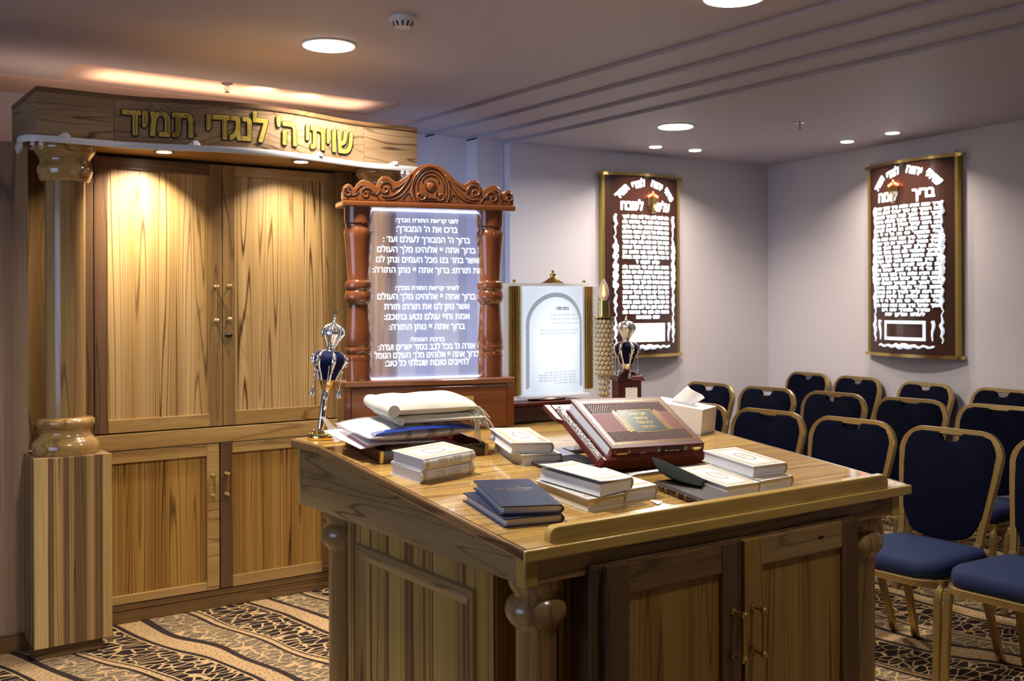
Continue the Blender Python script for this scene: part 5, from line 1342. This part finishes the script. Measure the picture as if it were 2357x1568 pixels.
    ml.tube([fn(lx, mz-.10, .022), fn(lx, mz+.03, .022)], .0045, 6); ml.tube([fn(lx-.02, mz-.10, .022), fn(lx+.02, mz-.10, .022)], .006, 6)
    mo = part('branched_lamp', ml, M_brass, smooth=60)
    for sg, rr_ in ((0, 0), (-1, .015), (1, .015), (-1, .030), (1, .030), (-1, .045), (1, .045)):
        build('red_bulb', MB().ball(fn(lx+sg*rr_, mz+.022+(.045-rr_)*.4+(.012 if rr_ == 0 else 0), .022), .0065, n=8, sc=(1, 1, 1.5)), M_redled, parent=mo, smooth=60)
    return e
dA = (B_-A_).normalized(); nA = Vector((dA.y, -dA.x))
tA = (Vector((5.101, 6.053))-A_).dot(dA)
plaque('brown scroll plaque with backlit Hebrew prayer on the back wall', A_+dA*tA, dA, nA, .765, 1.10, 2.50, PR1, ('עלינו', 'לשבח'), 21, {9: .5, 20: .5}, 'lit', 1.0)
dB = (C_-B_).normalized(); nB = Vector((dB.y, -dB.x))
tB = (Vector((6.666, 4.775))-B_).dot(dB)
plaque('brown scroll plaque with backlit Hebrew prayer on the right wall', B_+dB*tB, dB, nB, .825, 1.127, 2.51, PR2, ('בריך', 'שמה'), 25, {23: .72, 24: .6}, 'dark', 1.24)
# ================================================================== CEILING FITTINGS
LL = ['large round ceiling light nearest the ark', 'large round ceiling light cut off by the top of the frame', 'large round ceiling light over the chairs']
for (x, y, z), lab in zip(BIG, LL):
    r_ = .122 if x < 4 else .112
    e = empty('ceiling_light', (x, y, z+.005), lab, 'ceiling light', 'large round ceiling lights')
    build('rim', MB().lathe([(r_-.006, -.001), (r_+.008, -.001), (r_+.008, -.005), (r_, -.008), (r_-.006, -.006)], n=40), M_white, parent=e, smooth=40)
    build('diffuser', MB().lathe([(.001, -.002), (r_-.002, -.002), (r_-.002, -.0095), (.001, -.011)], n=40), M_lamp, parent=e, smooth=40)
SLb = ['small ceiling spot left of the back wall scroll', 'small ceiling spot above the back wall scroll', 'small ceiling spot left of the right wall scroll', 'small ceiling spot above the right wall scroll']
for (x, y), lab in zip(SMALL, SLb):
    e = empty('ceiling_spot', (x, y, ZR), lab, 'ceiling light', 'small ceiling spots')
    build('rim', MB().lathe([(.042, -.001), (.056, -.001), (.055, -.004), (.042, -.005)], n=28), M_white, parent=e, smooth=40)
    build('diffuser', MB().lathe([(.001, -.002), (.043, -.002), (.043, -.0075), (.001, -.008)], n=28), M_lamp, parent=e, smooth=40)
sd_ = empty('smoke_detector', (2.222, 3.927, ZL), 'white round smoke detector with slotted sides on the ceiling', 'smoke detector')
build('base_ring', MB().lathe([(.001, -.0005), (.058, -.0005), (.060, -.010), (.056, -.018), (.001, -.018)], n=36), M_white, parent=sd_, smooth=40)
build('sensor_dome', MB().lathe([(.001, -.018), (.050, -.018), (.049, -.028), (.038, -.046), (.026, -.050), (.001, -.051)], n=36), M_white, parent=sd_, smooth=40)
for k in range(12):
    a = 2*PI*k/12; Mr = Matrix.Rotation(a, 4, 'Z')
    build('slot', MB().hexa([Mr @ Vector(p) for p in ((.0365, -.0035, -.0475), (.0400, -.0035, -.0455), (.0400, .0035, -.0455), (.0365, .0035, -.0475))], [Mr @ Vector(p) for p in ((.0480, -.0045, -.029), (.0496, -.0045, -.0285), (.0496, .0045, -.0285), (.0480, .0045, -.029))]), M_black, parent=sd_)
def sprinkler(x, y, z, label):
    e = empty('sprinkler', (x, y, z), label, 'sprinkler', 'ceiling sprinklers')
    build('plate', MB().lathe([(.001, -.0005), (.030, -.0005), (.032, -.003), (.020, -.008), (.009, -.010), (.001, -.010)], n=28), M_steel, parent=e, smooth=40)
    fr_ = MB()
    for a in (0, PI): fr_.tube([(.008*math.cos(a), 0, -.010), (.014*math.cos(a), 0, -.022), (.012*math.cos(a), 0, -.038), (.002*math.cos(a), 0, -.048)], .0022, 6)
    build('frame', fr_, M_steel, parent=e, smooth=50)
    build('deflector', MB().lathe([(.001, -.047), (.016, -.048), (.016, -.050), (.001, -.051)], n=20), M_steel, parent=e, smooth=40)
    build('glass_bulb', MB().lathe([(.001, -.012), (.0025, -.014), (.0025, -.044), (.001, -.046)], n=10), mat('red_bulb_glass', (.5, .05, .03), .1), parent=e, smooth=40)
sprinkler(2.10, 5.70, ZL+.008, 'chrome sprinkler above the ark cornice')
sprinkler(5.368, 4.376, ZR, 'chrome sprinkler in the ceiling over the chairs')
